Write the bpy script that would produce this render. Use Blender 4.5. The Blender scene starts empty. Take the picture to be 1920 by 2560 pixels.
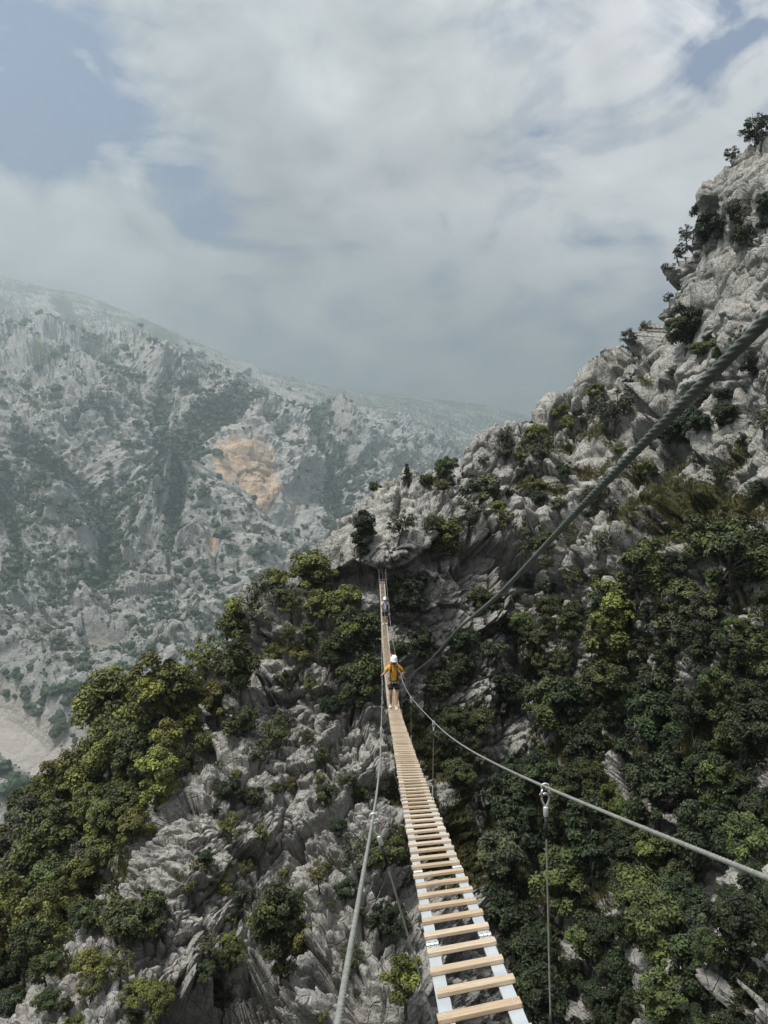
import bpy, math, random
import numpy as np
from mathutils import Vector, Matrix

R = math.radians
rng = np.random.default_rng(7)
random.seed(7)
SC = bpy.context.scene
COL = SC.collection
F = 1849.0                                  # focal length of the photograph in its own pixels (26 mm equivalent)


def at(x, y, d):
    """World point seen at photo pixel (x, y) at a forward distance of d metres (camera at the origin, looking along +Y)."""
    return np.array([(x - 960.0) / F * d, d, (1280.0 - y) / F * d])


# ------------------------------------------------------------------ naming
def tag(o, label=None, cat=None, group=None, kind=None):
    if label: o['label'] = label
    if cat: o['category'] = cat
    if group: o['group'] = group
    if kind: o['kind'] = kind
    return o


def empty(name, loc=(0, 0, 0), rz=0.0):
    o = bpy.data.objects.new(name, None)
    COL.objects.link(o)
    o.location = loc
    o.rotation_euler = (0, 0, rz)
    o.empty_display_size = 0.2
    return o


class MB:
    """Collects geometry and links it as one mesh object."""
    def __init__(s):
        s.v, s.f, s.n = [], [], 0

    def add(s, verts, faces):
        s.v.extend([tuple(map(float, p)) for p in verts])
        s.f.extend([tuple(i + s.n for i in fc) for fc in faces])
        s.n += len(verts)

    def box(s, c, ax, ay, az):
        c, ax, ay, az = map(np.asarray, (c, ax, ay, az))
        vs = [c + i * ax + j * ay + k * az for k in (-1, 1) for j in (-1, 1) for i in (-1, 1)]
        s.add(vs, [(0, 2, 3, 1), (4, 5, 7, 6), (0, 1, 5, 4), (2, 6, 7, 3), (0, 4, 6, 2), (1, 3, 7, 5)])

    def bevel_box(s, c, ax, ay, az, b):
        """box with chamfered long edges (along ax)"""
        c, ax, ay, az = map(np.asarray, (c, ax, ay, az))
        ly, lz = np.linalg.norm(ay), np.linalg.norm(az)
        by, bz = 1 - b / ly, 1 - b / lz
        prof = [(by, -1), (1, -bz), (1, bz), (by, 1), (-by, 1), (-1, bz), (-1, -bz), (-by, -1)]
        vs = [c + sx * ax + p * ay + q * az for sx in (-1, 1) for p, q in prof]
        fs = [(i, (i + 1) % 8, 8 + (i + 1) % 8, 8 + i) for i in range(8)]
        s.add(vs, fs + [tuple(range(7, -1, -1)), tuple(range(8, 16))])

    def tube(s, pts, rad, n=8, closed=False, lobes=None):
        pts = np.asarray(pts, float)
        m = len(pts)
        rad = np.broadcast_to(np.asarray(rad, float), (m,))
        if closed:
            tg = np.roll(pts, -1, 0) - np.roll(pts, 1, 0)
        else:
            tg = np.gradient(pts, axis=0)
        tg /= np.linalg.norm(tg, axis=1)[:, None] + 1e-12
        u = np.cross(tg[0], [0, 0, 1.0])
        if np.linalg.norm(u) < .1: u = np.cross(tg[0], [1.0, 0, 0])
        u /= np.linalg.norm(u)
        vs = []
        ang = np.arange(n) / n * 2 * math.pi
        length = 0.0
        for i in range(m):
            u = u - tg[i] * np.dot(u, tg[i]); u /= np.linalg.norm(u)
            w = np.cross(tg[i], u)
            if i: length += np.linalg.norm(pts[i] - pts[i - 1])
            r = rad[i]
            rr = r * np.ones(n)
            if lobes:
                rr = r * (0.74 + 0.28 * np.abs(np.cos(lobes[0] / 2 * (ang - length / lobes[1] * 2 * math.pi))))
            vs.extend(pts[i] + np.cos(a) * q * u + np.sin(a) * q * w for a, q in zip(ang, rr))
        fs = []
        for i in range(m if closed else m - 1):
            j = (i + 1) % m
            fs.extend((i * n + k, i * n + (k + 1) % n, j * n + (k + 1) % n, j * n + k) for k in range(n))
        if not closed:
            fs.append(tuple(range(n - 1, -1, -1)))
            fs.append(tuple((m - 1) * n + k for k in range(n)))
        s.add(vs, fs)

    def build(s, name, mat, parent=None, smooth=False):
        me = bpy.data.meshes.new(name)
        me.from_pydata(s.v, [], s.f)
        me.update()
        if smooth: me.polygons.foreach_set('use_smooth', [True] * len(me.polygons))
        o = bpy.data.objects.new(name, me)
        COL.objects.link(o)
        if mat: me.materials.append(mat)
        if parent: o.parent = parent
        return o


def mesh_np(name, V, Fc, mat, attrs=None, smooth=True, parent=None):
    """V (n,3), Fc (m,k): fast mesh from arrays"""
    me = bpy.data.meshes.new(name)
    n, m, k = len(V), len(Fc), Fc.shape[1]
    me.vertices.add(n)
    me.vertices.foreach_set('co', np.ascontiguousarray(V, np.float32).ravel())
    me.loops.add(m * k)
    me.loops.foreach_set('vertex_index', np.ascontiguousarray(Fc, np.int32).ravel())
    me.polygons.add(m)
    me.polygons.foreach_set('loop_start', np.arange(0, m * k, k, dtype=np.int32))
    me.polygons.foreach_set('use_smooth', np.full(m, smooth))
    for an, av in (attrs or {}).items():
        a = me.attributes.new(an, 'FLOAT', 'POINT')
        a.data.foreach_set('value', np.ascontiguousarray(av, np.float32).ravel())
    me.update(calc_edges=True)
    me.validate()
    if mat: me.materials.append(mat)
    o = bpy.data.objects.new(name, me)
    COL.objects.link(o)
    if parent: o.parent = parent
    return o


# ------------------------------------------------------------------ noise
PERM = rng.permutation(256).astype(np.int32)
PERM = np.concatenate([PERM, PERM])
G3 = rng.normal(size=(256, 3)).astype(np.float32)
G3 /= np.linalg.norm(G3, axis=1)[:, None]
J3 = rng.random((256, 3)).astype(np.float32)
U1 = rng.random(256).astype(np.float32)


def _h(i, j, k):
    return PERM[PERM[PERM[i & 255] + (j & 255)] + (k & 255)]


def _chunked(fn, p, *a):
    p = np.asarray(p, np.float32).reshape(-1, 3)
    out = [fn(p[i:i + 60000], *a) for i in range(0, len(p), 60000)]
    if isinstance(out[0], tuple):
        return tuple(np.concatenate([o[q] for o in out]) for q in range(len(out[0])))
    return np.concatenate(out)


def _perlin(p):
    i = np.floor(p).astype(np.int32)
    f = p - i
    w = f * f * f * (f * (f * 6 - 15) + 10)
    r = np.zeros(len(p), np.float32)
    for dx in (0, 1):
        wx = w[:, 0] if dx else 1 - w[:, 0]
        for dy in (0, 1):
            wy = w[:, 1] if dy else 1 - w[:, 1]
            for dz in (0, 1):
                wz = w[:, 2] if dz else 1 - w[:, 2]
                g = G3[_h(i[:, 0] + dx, i[:, 1] + dy, i[:, 2] + dz)]
                r += wx * wy * wz * (g[:, 0] * (f[:, 0] - dx) + g[:, 1] * (f[:, 1] - dy) + g[:, 2] * (f[:, 2] - dz))
    return r * 1.5


def perlin(p): return _chunked(_perlin, p)


def fbm(p, o=4, gain=.5):
    p = np.asarray(p, np.float32).reshape(-1, 3)
    r, a = 0, 1.0
    for k in range(o):
        r = r + a * perlin(p * (2.03 ** k) + 13.7 * k)
        a *= gain
    return r


def ridged(p, o=4, gain=.5):
    p = np.asarray(p, np.float32).reshape(-1, 3)
    r, a = 0, 1.0
    for k in range(o):
        r = r + a * (1 - 2 * np.abs(perlin(p * (2.03 ** k) + 7.3 * k)))
        a *= gain
    return r


def _worley(p):
    i = np.floor(p).astype(np.int32)
    f = p - i
    n = len(p)
    d1 = np.full(n, 9.0, np.float32); d2 = np.full(n, 9.0, np.float32)
    idc = np.zeros(n, np.int32); vec = np.zeros((n, 3), np.float32)
    for dx in (-1, 0, 1):
        for dy in (-1, 0, 1):
            for dz in (-1, 0, 1):
                h = _h(i[:, 0] + dx, i[:, 1] + dy, i[:, 2] + dz)
                v = f - (J3[h] * .9 + .05) - np.array([dx, dy, dz], np.float32)
                d = np.einsum('ij,ij->i', v, v)
                c = d < d1
                d2 = np.where(c, d1, np.minimum(d2, d))
                d1 = np.where(c, d, d1)
                idc = np.where(c, h, idc)
                vec[c] = v[c]
    return np.sqrt(d1), np.sqrt(d2), idc, vec


def worley(p): return _chunked(_worley, p)


def sstep(a, b, x):
    t = np.clip((x - a) / (b - a), 0, 1)
    return t * t * (3 - 2 * t)


# ------------------------------------------------------------------ interpolation
def tps(pts, smooth=2e-3):
    P = np.array(pts, float)
    xy, z = P[:, :2] / 1000.0, np.log(P[:, 2])
    def ker(a, b):
        r2 = ((a[:, None, :] - b[None, :, :]) ** 2).sum(-1)
        return .5 * r2 * np.log(r2 + 1e-9)
    n = len(P)
    A = np.zeros((n + 3, n + 3))
    A[:n, :n] = ker(xy, xy) + smooth * np.eye(n)
    A[:n, n] = 1; A[:n, n + 1:] = xy
    A[n, :n] = 1; A[n + 1:, :n] = xy.T
    w = np.linalg.solve(A, np.concatenate([z, [0, 0, 0]]))
    def ev(x, y):
        q = np.stack([np.ravel(x), np.ravel(y)], 1) / 1000.0
        out = np.empty(len(q))
        for i in range(0, len(q), 40000):
            c = q[i:i + 40000]
            out[i:i + 40000] = ker(c, xy) @ w[:n] + w[n] + c @ w[n + 1:]
        return np.exp(out).reshape(np.shape(x))
    return ev


def spline(pts):
    P = np.array(pts, float)
    x, Y = P[:, 0], P[:, 1:]
    n = len(x); h = np.diff(x)
    A = np.eye(n); B = np.zeros_like(Y)
    for i in range(1, n - 1):
        A[i, i - 1:i + 2] = [h[i - 1], 2 * (h[i - 1] + h[i]), h[i]]
        B[i] = 6 * ((Y[i + 1] - Y[i]) / h[i] - (Y[i] - Y[i - 1]) / h[i - 1])
    M = np.linalg.solve(A, B)
    def ev(t):
        t = np.atleast_1d(np.asarray(t, float))
        i = np.clip(np.searchsorted(x, t) - 1, 0, n - 2)
        a, b, hh = x[i + 1] - t, t - x[i], h[i]
        a, b, hh = a[:, None], b[:, None], hh[:, None]
        return (M[i] * a ** 3 + M[i + 1] * b ** 3) / (6 * hh) + (Y[i] / hh - M[i] * hh / 6) * a + (Y[i + 1] / hh - M[i + 1] * hh / 6) * b
    return ev


# ------------------------------------------------------------------ materials
class N:
    """small node-tree helper"""
    def __init__(s, tree): s.t = tree; s.x = 0
    def __call__(s, typ, **kw):
        n = s.t.nodes.new(typ); s.x += 40; n.location = (s.x, 0)
        ins = kw.pop('ins', {})
        for k, v in kw.items(): setattr(n, k, v)
        for k, v in ins.items():
            sock = n.inputs[k]
            if isinstance(v, bpy.types.NodeSocket): s.t.links.new(v, sock)
            else: sock.default_value = v
        return n
    def math(s, op, a, b=None, c=None, clamp=False):
        ins = {0: a}
        if b is not None: ins[1] = b
        if c is not None: ins[2] = c
        return s('ShaderNodeMath', operation=op, use_clamp=clamp, ins=ins).outputs[0]
    def mix(s, f, a, b, blend='MIX'):
        n = s('ShaderNodeMix', data_type='RGBA', blend_type=blend)
        for k, v in ((0, f), (6, a), (7, b)):
            if isinstance(v, bpy.types.NodeSocket): s.t.links.new(v, n.inputs[k])
            else: n.inputs[k].default_value = v
        return n.outputs[2]
    def ramp(s, f, stops):
        n = s('ShaderNodeValToRGB', ins={0: f})
        e = n.color_ramp.elements
        while len(e) < len(stops): e.new(.5)
        for k, (p, c) in enumerate(stops):
            e[k].position = p
            e[k].color = (c, c, c, 1) if not hasattr(c, '__len__') else (*c, 1)
        return n.outputs[0]
    def noise(s, vec, scale, detail=4, rough=.55, dist=0.0):
        return s('ShaderNodeTexNoise', ins={'Vector': vec, 'Scale': scale, 'Detail': detail, 'Roughness': rough, 'Distortion': dist}).outputs[0]


def new_mat(name):
    m = bpy.data.materials.new(name)
    m.use_nodes = True
    m.node_tree.nodes.clear()
    n = N(m.node_tree)
    out = n('ShaderNodeOutputMaterial')
    return m, n, out


def C4(r, g, b): return (r, g, b, 1)


def simple_mat(name, col, rough=.5, metal=0.0, var=.12, scale=30, bump=0.0):
    m, n, out = new_mat(name)
    tc = n('ShaderNodeTexCoord').outputs['Object']
    nz = n.noise(tc, scale, 4)
    lo = tuple(c * (1 - var) for c in col); hi = tuple(min(1, c * (1 + var)) for c in col)
    c = n.ramp(nz, [(.3, lo), (.7, hi)])
    b = n('ShaderNodeBsdfPrincipled', ins={'Base Color': c, 'Roughness': rough, 'Metallic': metal})
    if bump:
        bp = n('ShaderNodeBump', ins={'Strength': .5, 'Distance': bump, 'Height': nz})
        n.t.links.new(bp.outputs[0], b.inputs['Normal'])
    n.t.links.new(b.outputs[0], out.inputs['Surface'])
    return m


def rock_material():
    m, n, out = new_mat('limestone')
    tc = n('ShaderNodeTexCoord').outputs['Object']
    big = n.noise(tc, .16, 5, .6)
    mid = n.noise(tc, 1.1, 6, .65)
    fine = n.noise(tc, 7.0, 5, .7)
    c = n.ramp(n.math('ADD', n.math('MULTIPLY', big, .45), n.math('MULTIPLY', mid, .55)),
               [(.30, (.125, .119, .107)), (.44, (.235, .228, .208)), (.58, (.345, .338, .312)), (.75, (.48, .472, .44))])
    # pale calcite scars and dark lichen streaks (own shapes, run down the face)
    mp = n('ShaderNodeMapping', ins={'Vector': tc, 'Scale': (1.6, 1.6, .28)}).outputs[0]
    st = n.noise(mp, 1.2, 5, .62, .6)
    c = n.mix(n.ramp(st, [(.56, 0), (.70, .62)]), c, C4(.12, .115, .108))
    ft = n.noise(mp, 2.9, 4, .6, .4)
    c = n.mix(n.ramp(ft, [(.60, 0), (.74, .45)]), c, C4(.33, .265, .20))
    c = n.mix(n.ramp(fine, [(.35, .0), (.75, .5)]), c, C4(.42, .415, .40))
    # pits
    vo = n('ShaderNodeTexVoronoi', feature='F1', ins={'Vector': tc, 'Scale': 3.2, 'Randomness': 1.0}).outputs['Distance']
    veg = n('ShaderNodeAttribute', attribute_name='veg').outputs['Fac']
    gn = n.noise(tc, 2.2, 5, .7)
    gcol = n.mix(n.noise(tc, .5, 3), C4(.034, .044, .012), C4(.085, .072, .032))
    gcol = n.mix(n.ramp(n.noise(tc, 5.5, 4), [(.4, 0), (.7, .6)]), gcol, C4(.062, .045, .024))
    vf = n.ramp(n.math('ADD', veg, n.math('MULTIPLY', n.math('SUBTRACT', gn, .5), .9)), [(.46, 0), (.58, 1)])
    c = n.mix(vf, c, gcol)
    h = n.math('ADD', n.math('MULTIPLY', n.noise(tc, 3.0, 8, .68), 1.0), n.math('MULTIPLY', n.math('MINIMUM', vo, .35), .6))
    wv = n('ShaderNodeTexVoronoi', feature='DISTANCE_TO_EDGE', ins={'Vector': n('ShaderNodeMapping', ins={'Vector': n.mix(.12, tc, n('ShaderNodeTexNoise', ins={'Vector': tc, 'Scale': 1.5, 'Detail': 3.0}).outputs['Color'], 'ADD'), 'Scale': (1, 1, .6), 'Rotation': (.3, .5, .2)}).outputs[0], 'Scale': 1.5}).outputs['Distance']
    crack = n.ramp(wv, [(0, 0), (.05, 1)])
    h = n.math('ADD', h, n.math('MULTIPLY', crack, .35))
    bp = n('ShaderNodeBump', ins={'Strength': 1.0, 'Distance': .22, 'Height': h})
    b = n('ShaderNodeBsdfPrincipled', ins={'Base Color': c, 'Roughness': .9, 'Specular IOR Level': .15, 'Normal': bp.outputs[0]})
    n.t.links.new(b.outputs[0], out.inputs['Surface'])
    return m


def far_rock_material():
    m, n, out = new_mat('far_limestone')
    tc = n('ShaderNodeTexCoord').outputs['Object']
    big = n.noise(tc, .004, 5, .6)
    mid = n.noise(tc, .05, 6, .7)
    c = n.ramp(n.math('ADD', n.math('MULTIPLY', big, .4), n.math('MULTIPLY', mid, .6)),
               [(.32, (.21, .21, .20)), (.5, (.335, .33, .315)), (.66, (.50, .49, .465))])
    veg = n('ShaderNodeAttribute', attribute_name='veg').outputs['Fac']
    gn = n.noise(tc, .085, 6, .74)
    gcol = n.mix(n.noise(tc, .011, 3), C4(.034, .046, .026), C4(.080, .086, .046))
    vf = n.ramp(n.math('ADD', veg, n.math('MULTIPLY', n.math('SUBTRACT', gn, .5), 2.3)), [(.47, 0), (.58, .92)])
    c = n.mix(vf, c, gcol)
    och = n('ShaderNodeAttribute', attribute_name='ochre').outputs['Fac']
    mp = n('ShaderNodeMapping', ins={'Vector': tc, 'Scale': (1, 1, .22)}).outputs[0]
    on = n.noise(mp, .035, 5, .65)
    ocol = n.ramp(on, [(.34, (.25, .23, .21)), (.44, (.45, .30, .20)), (.55, (.60, .47, .34)), (.66, (.52, .32, .20))])
    c = n.mix(n.ramp(n.math('ADD', och, n.math('MULTIPLY', n.math('SUBTRACT', n.noise(mp, .05, 6, .7), .5), 1.0)), [(.50, 0), (.57, .92)]), c, ocol)
    scr = n('ShaderNodeAttribute', attribute_name='scree').outputs['Fac']
    scol = n.ramp(n.noise(n('ShaderNodeMapping', ins={'Vector': tc, 'Rotation': (0, R(-38), 0), 'Scale': (.25, 1, 1)}).outputs[0], .05, 5, .7), [(.35, (.36, .34, .31)), (.55, (.47, .445, .41)), (.68, (.46, .38, .29))])
    c = n.mix(n.ramp(n.math('ADD', scr, n.math('MULTIPLY', n.math('SUBTRACT', n.noise(tc, .025, 4), .5), .5)), [(.45, 0), (.55, 1)]), c, scol)
    mea = n('ShaderNodeAttribute', attribute_name='meadow').outputs['Fac']
    c = n.mix(n.ramp(n.math('ADD', mea, n.math('MULTIPLY', n.math('SUBTRACT', n.noise(tc, .04, 4), .5), .8)), [(.45, 0), (.62, .85)]), c, C4(.13, .19, .06))
    bp = n('ShaderNodeBump', ins={'Strength': 1.0, 'Distance': 9.0, 'Height': n.noise(tc, .07, 8, .7)})
    b = n('ShaderNodeBsdfPrincipled', ins={'Base Color': c, 'Roughness': .95, 'Specular IOR Level': .1, 'Normal': bp.outputs[0]})
    n.t.links.new(b.outputs[0], out.inputs['Surface'])
    return m


def leaf_material(name='leaf', translucent=.14):
    m, n, out = new_mat(name)
    tint = n('ShaderNodeAttribute', attribute_name='tint').outputs['Fac']
    oi = n('ShaderNodeObjectInfo')
    c = n.mix(1.0, oi.outputs['Color'], n.ramp(tint, [(0, (.42, .46, .45)), (.5, (.95, .98, .9)), (1, (1.75, 1.85, 1.2))]), 'MULTIPLY')
    hsv = n('ShaderNodeHueSaturation', ins={'Color': c, 'Hue': n.math('MULTIPLY_ADD', oi.outputs['Random'], .03, .49), 'Value': n.math('MULTIPLY_ADD', oi.outputs['Random'], .45, .80), 'Saturation': .90}).outputs[0]
    b = n('ShaderNodeBsdfPrincipled', ins={'Base Color': hsv, 'Roughness': .55, 'Specular IOR Level': .3})
    tr = n('ShaderNodeBsdfTranslucent', ins={'Color': hsv})
    mx = n('ShaderNodeMixShader', ins={0: translucent, 1: b.outputs[0], 2: tr.outputs[0]})
    n.t.links.new(mx.outputs[0], out.inputs['Surface'])
    return m


def wood_material():
    m, n, out = new_mat('plank_wood')
    tc = n('ShaderNodeTexCoord').outputs['Object']
    oi = n('ShaderNodeObjectInfo').outputs['Random']
    mp = n('ShaderNodeMapping', ins={'Vector': tc, 'Scale': (1.2, 22, 22)}).outputs[0]
    off = n('ShaderNodeCombineXYZ', ins={0: n.math('MULTIPLY', oi, 37.0), 1: n.math('MULTIPLY', oi, 91.0)}).outputs[0]
    v = n('ShaderNodeVectorMath', operation='ADD', ins={0: mp, 1: off}).outputs[0]
    g = n.noise(v, 3.0, 6, .65, .8)
    base = n.mix(oi, C4(.47, .365, .255), C4(.60, .505, .395))
    c = n.mix(n.ramp(g, [(.38, 0), (.66, 1)]), n.mix(1.0, base, C4(.74, .70, .66), 'MULTIPLY'), base)
    st = n.noise(n('ShaderNodeVectorMath', operation='ADD', ins={0: n('ShaderNodeMapping', ins={'Vector': tc, 'Scale': (4, 8, 8)}).outputs[0], 1: off}).outputs[0], 2.0, 3)
    c = n.mix(n.ramp(st, [(.60, 0), (.78, .5)]), c, C4(.30, .24, .18))
    bp = n('ShaderNodeBump', ins={'Strength': .35, 'Distance': .002, 'Height': g})
    b = n('ShaderNodeBsdfPrincipled', ins={'Base Color': c, 'Roughness': .62, 'Normal': bp.outputs[0], 'Specular IOR Level': .35})
    n.t.links.new(b.outputs[0], out.inputs['Surface'])
    return m


M = {}
M['rock'] = rock_material()
M['far'] = far_rock_material()
M['leaf'] = leaf_material()
M['bark'] = simple_mat('bark', (.075, .066, .055), .9, 0, .45, 9, .01)
M['wood'] = wood_material()
M['alu'] = simple_mat('aluminium', (.50, .545, .58), .42, .35, .10, 9)
M['steel'] = simple_mat('galvanised_cable', (.27, .275, .25), .5, .3, .22, 60)
M['cable_dark'] = simple_mat('weathered_cable', (.105, .122, .116), .5, .3, .25, 45)
M['zinc'] = simple_mat('zinc_fitting', (.60, .64, .64), .35, .6, .1, 50)
M['rubber'] = simple_mat('black_sleeve', (.012, .013, .014), .55, 0, .2, 60)
M['red'] = simple_mat('red_paint', (.42, .02, .03), .5, 0, .1, 40)
M['skin'] = simple_mat('skin', (.42, .245, .17), .55, 0, .08, 25)
M['hair'] = simple_mat('hair', (.035, .022, .015), .6, 0, .2, 80)
M['yellow'] = simple_mat('yellow_shirt', (.66, .33, .025), .85, 0, .14, 22, .004)
M['greyshirt'] = simple_mat('pale_grey_shirt', (.52, .54, .60), .85, 0, .12, 22, .004)
M['black'] = simple_mat('black_cloth', (.014, .014, .016), .8, 0, .3, 30, .003)
M['webbing'] = simple_mat('webbing', (.02, .02, .022), .75, 0, .2, 50)
M['white'] = simple_mat('white_shell', (.80, .80, .79), .35, 0, .03, 20)
M['cream'] = simple_mat('cream_shell', (.76, .72, .62), .4, 0, .03, 20)
M['shoe'] = simple_mat('white_shoe', (.72, .71, .70), .6, 0, .1, 30)
M['grass'] = leaf_material('grass_blade', .15)

# ------------------------------------------------------------------ near mountainside
SKY = np.array([(-420, 2420), (-150, 2250), (0, 2150), (60, 2080), (100, 2050), (200, 1915), (300, 1825), (420, 1768), (520, 1675), (600, 1600), (650, 1540),
                (690, 1485), (760, 1405), (815, 1342), (838, 1306), (862, 1280), (900, 1250), (940, 1222), (985, 1206), (1030, 1200), (1080, 1196), (1118, 1190),
                (1132, 1160), (1160, 1128), (1200, 1104), (1240, 1082), (1300, 1050), (1330, 1010), (1380, 992), (1430, 966), (1470, 940),
                (1500, 930), (1545, 905), (1580, 880), (1600, 850), (1625, 815), (1645, 770), (1665, 720), (1680, 665), (1690, 610), (1710, 585),
                (1738, 560), (1742, 520), (1752, 478), (1775, 455), (1800, 430), (1830, 395), (1862, 380), (1890, 368), (1920, 350),
                (1990, 300), (2060, 270), (2300, 120)], float)
DEP = [(-400, 2300, 60), (0, 2040, 60), (200, 1870, 63), (420, 1745, 64), (600, 1575, 66), (760, 1420, 66), (850, 1295, 64), (940, 1222, 66),
       (1100, 1192, 69), (1300, 1050, 77), (1500, 930, 79), (1640, 790, 74), (1690, 610, 68), (1770, 460, 63), (1920, 350, 59), (2300, 130, 50),
       (955, 1448, 58.2), (900, 1480, 58.3), (1000, 1480, 58.3), (955, 1380, 58.6), (900, 1330, 60.5), (1010, 1300, 61), (830, 1400, 61), (960, 1560, 57.4),
       (960, 1700, 54), (960, 1900, 49), (1000, 2100, 44), (1100, 2400, 38), (1150, 2560, 35), (1150, 3000, 28),
       (700, 1530, 58), (590, 1760, 53), (420, 2000, 47), (330, 2200, 43.5), (150, 2400, 40), (30, 2540, 37.5), (-120, 2650, 35),
       (480, 1790, 61), (310, 2000, 57), (170, 2200, 53), (50, 2350, 50.5), (-120, 2480, 48), (-300, 2600, 46),
       (700, 1800, 52.5), (700, 2100, 45.5), (600, 2300, 41), (420, 2560, 35.5), (700, 2560, 35.5), (400, 3000, 28.5), (900, 3000, 28),
       (1080, 1620, 59), (1120, 1800, 56), (1160, 2000, 53), (1220, 2250, 48), (1300, 2560, 41),
       (1300, 1300, 68), (1500, 1300, 62), (1700, 1300, 54), (1920, 1300, 46), (1500, 1600, 57), (1700, 1700, 49), (1920, 1700, 42),
       (1500, 2000, 49), (1700, 2100, 42), (1920, 2100, 36), (1600, 2400, 37), (1920, 2500, 30), (1600, 3000, 28), (1920, 3000, 24),
       (2250, 2000, 32), (2250, 1200, 40), (1920, 800, 52), (1760, 800, 62), (1920, 550, 55), (1600, 1000, 72), (-400, 3000, 28)]

depth_near = tps(DEP)
NX, NY = 850, 800
xs = np.linspace(-260, 2180, NX)
ysk = np.interp(xs, SKY[:, 0], SKY[:, 1]) + 5 * perlin(np.stack([xs / 23, xs * 0, xs * 0], 1)) + 3 * perlin(np.stack([xs / 7, xs * 0 + 3, xs * 0], 1))
tt = np.linspace(0, 1, NY) ** 1.06
X = np.repeat(xs[None, :], NY, 0)
Y = ysk[None, :] + tt[:, None] * (2930 - ysk[None, :])
D = depth_near(X, Y)
# overhanging roof above the far end of the bridge: recess under it
rx = np.array([820, 870, 930, 990, 1040, 1090, 1150]); ry = np.array([1470, 1448, 1440, 1432, 1405, 1380, 1330])
below = Y - np.interp(X, rx, ry)
win = sstep(800, 850, X) * (1 - sstep(1110, 1170, X))
D = D + win * 1.9 * (sstep(-45, -12, below) - sstep(18, 70, below)) - win * 1.3 * sstep(-160, -70, below) * (1 - sstep(-45, -12, below))
base = np.stack([(X - 960) / F * D, D, (1280 - Y) / F * D], -1)
# the far side of the ridge and the foot of the slope
crest = base[0]
back = []
for s in (70, 45, 28, 17, 10, 6, 3.4, 1.9, 1.0, .45):
    back.append(crest + np.stack([crest[:, 0] / crest[:, 1] * s + .35 * s * sstep(1300, 1600, xs), np.full(NX, s), crest[:, 2] / crest[:, 1] * s - .9 * s * (1 - math.exp(-s / .8)) * np.ones(NX)], -1))
foot = []
for s in (2, 6, 14, 30, 60, 110):
    foot.append(base[-1] + np.stack([np.zeros(NX), np.full(NX, -.35 * s), np.full(NX, -1.0 * s)], -1))
NB = len(back)
B = np.concatenate([np.array(back), base, np.array(foot)], 0)
nr = B.shape[0]
dx = np.gradient(B, axis=1); dy = np.gradient(B, axis=0)
Nn = np.cross(dx, dy)
Nn /= np.linalg.norm(Nn, axis=-1)[..., None] + 1e-9
if Nn[NB + 400, 400] @ np.array([0, -1, .3]) < 0: Nn = -Nn
# smooth the normals
for _ in range(6):
    Nn = (Nn + np.roll(Nn, 4, 0) + np.roll(Nn, -4, 0) + np.roll(Nn, 4, 1) + np.roll(Nn, -4, 1))
    Nn /= np.linalg.norm(Nn, axis=-1)[..., None]
Pn = B.reshape(-1, 3).astype(np.float32)
warp = np.stack([fbm(Pn / 2.6 + 5, 3), fbm(Pn / 2.6 + 41, 3), fbm(Pn / 2.6 + 83, 3)], 1)
Q = Pn + .16 * warp
ca, sa = math.cos(R(52)), math.sin(R(52))
S = np.stack([Q[:, 0] * ca + Q[:, 2] * sa, Q[:, 1], -Q[:, 0] * sa + Q[:, 2] * ca], 1) * np.array([.78, 1, 1.12], np.float32)
rough = sstep(-.35, .45, fbm(Pn / 11 + 9, 2))                      # broken ground against smooth slabs
px_, py_ = X, Y
slab = np.clip(1.3 * np.exp(-(((X - 1800) / 140) ** 2 + ((Y - 710) / 110) ** 2)) + .8 * np.exp(-(((X - 1870) / 60) ** 2 + ((Y - 490) / 70) ** 2)), 0, 1)
slab = np.maximum(slab, .72 * sstep(1640, 1740, X) * (1 - sstep(880, 1000, Y)))
slab = np.maximum(slab, np.exp(-(((X - 560) / 110) ** 2 + ((Y - 2080) / 110) ** 2)) * .6)
slab = np.maximum(slab, np.exp(-(((X - 920) / 120) ** 2 + ((Y - 1330) / 110) ** 2)) * .85)
slab = np.maximum(slab, np.exp(-(((X - 760) / 60) ** 2 + ((Y - 1690) / 60) ** 2)) * .8)
slab = np.maximum(slab, np.exp(-(((X - 1150) / 45) ** 2 + ((Y - 1210) / 45) ** 2)) * .7)
slab = np.concatenate([np.repeat(slab[:1], NB, 0), slab, np.repeat(slab[-1:], len(foot), 0)], 0).ravel()
amp = (.55 + .85 * rough) * (1 - .72 * slab)
blk = sstep(980, 1180, X) * (1 - sstep(1350, 1650, Y))
blk = np.concatenate([np.repeat(blk[:1], NB, 0), blk, np.repeat(blk[-1:], len(foot), 0)], 0).ravel()
disp = 1.25 * fbm(Pn / 9.0, 3) + amp * .18 * (1 - .6 * blk) * ridged(Q / 4.2, 3, .5)
for sc_, am in ((9.0, .9), (4.4, .9), (1.9, .52), (.85, .25), (.40, .10)):
    am = am * (1 + .35 * blk) if sc_ > 1.5 else am * (1 - .6 * blk)
    f1, f2, idc, vec = worley(S / sc_ + sc_ * 17)
    g = G3[(idc * 7 + 31) & 255]
    disp += amp * am * (1.3 * min(1, 2.4 / sc_) * (U1[(idc * 3 + 11) & 255] - .5) + 1.8 * np.einsum('ij,ij->i', vec, g) - 1.4 * min(1, 2.2 / sc_) * (1 - sstep(.0, min(.15, .30 / sc_), f2 - f1)) * (U1[(idc * 5 + 3) & 255] + .25))
disp += .07 * fbm(Pn / .45 + 3, 3) * (1 - .4 * slab)
pit = sstep(.22, .42, perlin(Q / 1.15 + 31) + .35 * perlin(Q / .4 + 7)) * sstep(-.1, .3, fbm(Pn / 6 + 51, 2))
disp -= .85 * pit * (1 - .8 * slab) * (1 - .6 * blk)
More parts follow.
